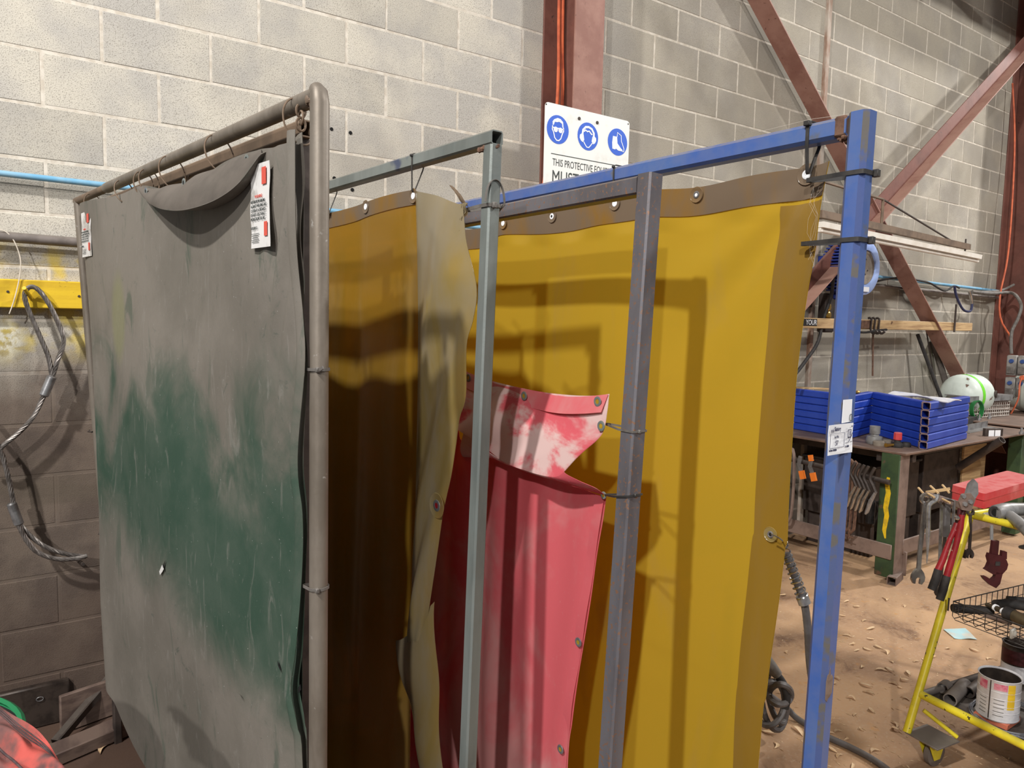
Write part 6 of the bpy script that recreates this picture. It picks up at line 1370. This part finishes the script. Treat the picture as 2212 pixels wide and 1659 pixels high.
# ------------------------------------------------------------ lower left corner
g = G(); a, b = fl(95, 1640, .03), fl(296, 1556, .03); g.box((0, 0, 0), ((b-a).length, .09, .05), M.Translation((a+b)/2) @ M.Rotation(math.atan2((b-a).y, (b-a).x), 4, 'Z'), .004); tag(g.build('floor_timber', 'wood_dark'), 'dusty dark timber lying on the floor below the sling', 'timber')
g = G(); a, b = fl(130, 1560, .05), fl(285, 1505, .05); g.box((0, 0, 0), ((b-a).length, .02, .15), M.Translation((a+b)/2+UZ*.03) @ M.Rotation(math.atan2((b-a).y, (b-a).x), 4, 'Z'), .003); tag(g.build('skirting_board', 'wood_dark'), 'low dark board standing against the wall behind the frame foot', 'board')
g = G(); a, b = fl(120, 1605, .035), pd(236, 1468, depth(fl(250, 1540, .0))); g.rhs(a, b, .034, .034); tag(g.build('diagonal_prop', 'dark_steel'), 'dusty diagonal steel prop beside the foot of the green curtain', 'prop')
T = thing('small_case', fl(95, 1580), 'dark box with a small metal latch low against the wall', 'box')
a = fl(70, 1590, .0); g = G(); g.box((a.x, a.y+.12, .085), (.26, .14, .17), bev=.006); g.build('box_body', 'can_dark', T); g = G(); g.tube([a+V((.03+.012*math.cos(q*.5), .045, .12+.008*math.sin(q*.5))) for q in range(12)], .0016, 5, closed=True); g.build('latch', 'alloy', T)
# drum with a green rim, a red jacket thrown over it
DJ = 1.75; ZD = -.10
cd_ = pd(-60, 1690, DJ); zt_ = .80
T = thing('steel_drum', V((cd_.x, cd_.y, 0)), 'dark drum with a green rim in the lower left corner', 'drum')
ed = pz(2, 1545, .70); cen = V((ed.x-.24, ed.y-.06, 0))
g = G(); g.lathe([(0, .0), (.27, .0), (.28, .01), (.28, .26), (.286, .27), (.28, .28), (.28, .48), (.286, .49), (.28, .50), (.28, .685)], cen, (0, 0, 1), 48); g.build('shell', 'drum_dark', T)
g = G(); g.lathe([(.28, .685), (.287, .69), (.287, .70), (.28, .705), (.272, .70)], cen, (0, 0, 1), 48); g.build('rim', 'drum_green', T)
g = G(); g.lathe([(0, .68), (.275, .68)], cen, (0, 0, 1), 48); g.build('lid', 'drum_dark', T)
T = thing('red_jacket', V((cen.x, cen.y, .8)), 'crumpled faded red work jacket thrown over the drum', 'jacket')
jo = [(-80, 1498), (-10, 1526), (50, 1554), (94, 1592), (124, 1622), (154, 1662), (182, 1715)]
jd = [1.40, 1.38, 1.35, 1.32, 1.30, 1.28, 1.26]
OUT = [pd(x, y, d) for (x, y), d in zip(jo, jd)]; IN = [pd(x, y, d-.12) for (x, y), d in zip([(-120, 1680), (-60, 1700), (-20, 1740), (0, 1780), (40, 1800), (80, 1810), (130, 1800)], jd)]
oc, ic = curve(OUT), curve(IN)
def jk(u, v):
    p = oc(u).lerp(ic(u), v); n_ = V((.3, -.6, .75)).normalized(); h = .05*math.sin(min(1, v*1.3)*math.pi*.5)+.010*math.sin(v*16+u*4)+.006*math.sin(u*14-v*9)
    if v < .04: h -= .02*(1-v/.04)
    return p+n_*h
g = G(); g.patch(jk, 50, 50, .004); g.build('cloth', 'red_cloth', T)
g = G()
for v0 in (.10, .125, .15): g.tube([jk(i/40, v0)+V((.3, -.6, .75)).normalized()*.0012 for i in range(41)], .0012, 5)
g.build('seam', 'seam_grey', T)['kind'] = 'stuff'
g = G(); g.tube([jk(.15+.8*i/30, .52+.12*math.sin(i/30*3))+V((.3, -.6, .75)).normalized()*.001 for i in range(31)], .0022, 5); g.build('seam', 'seam_grey', T)
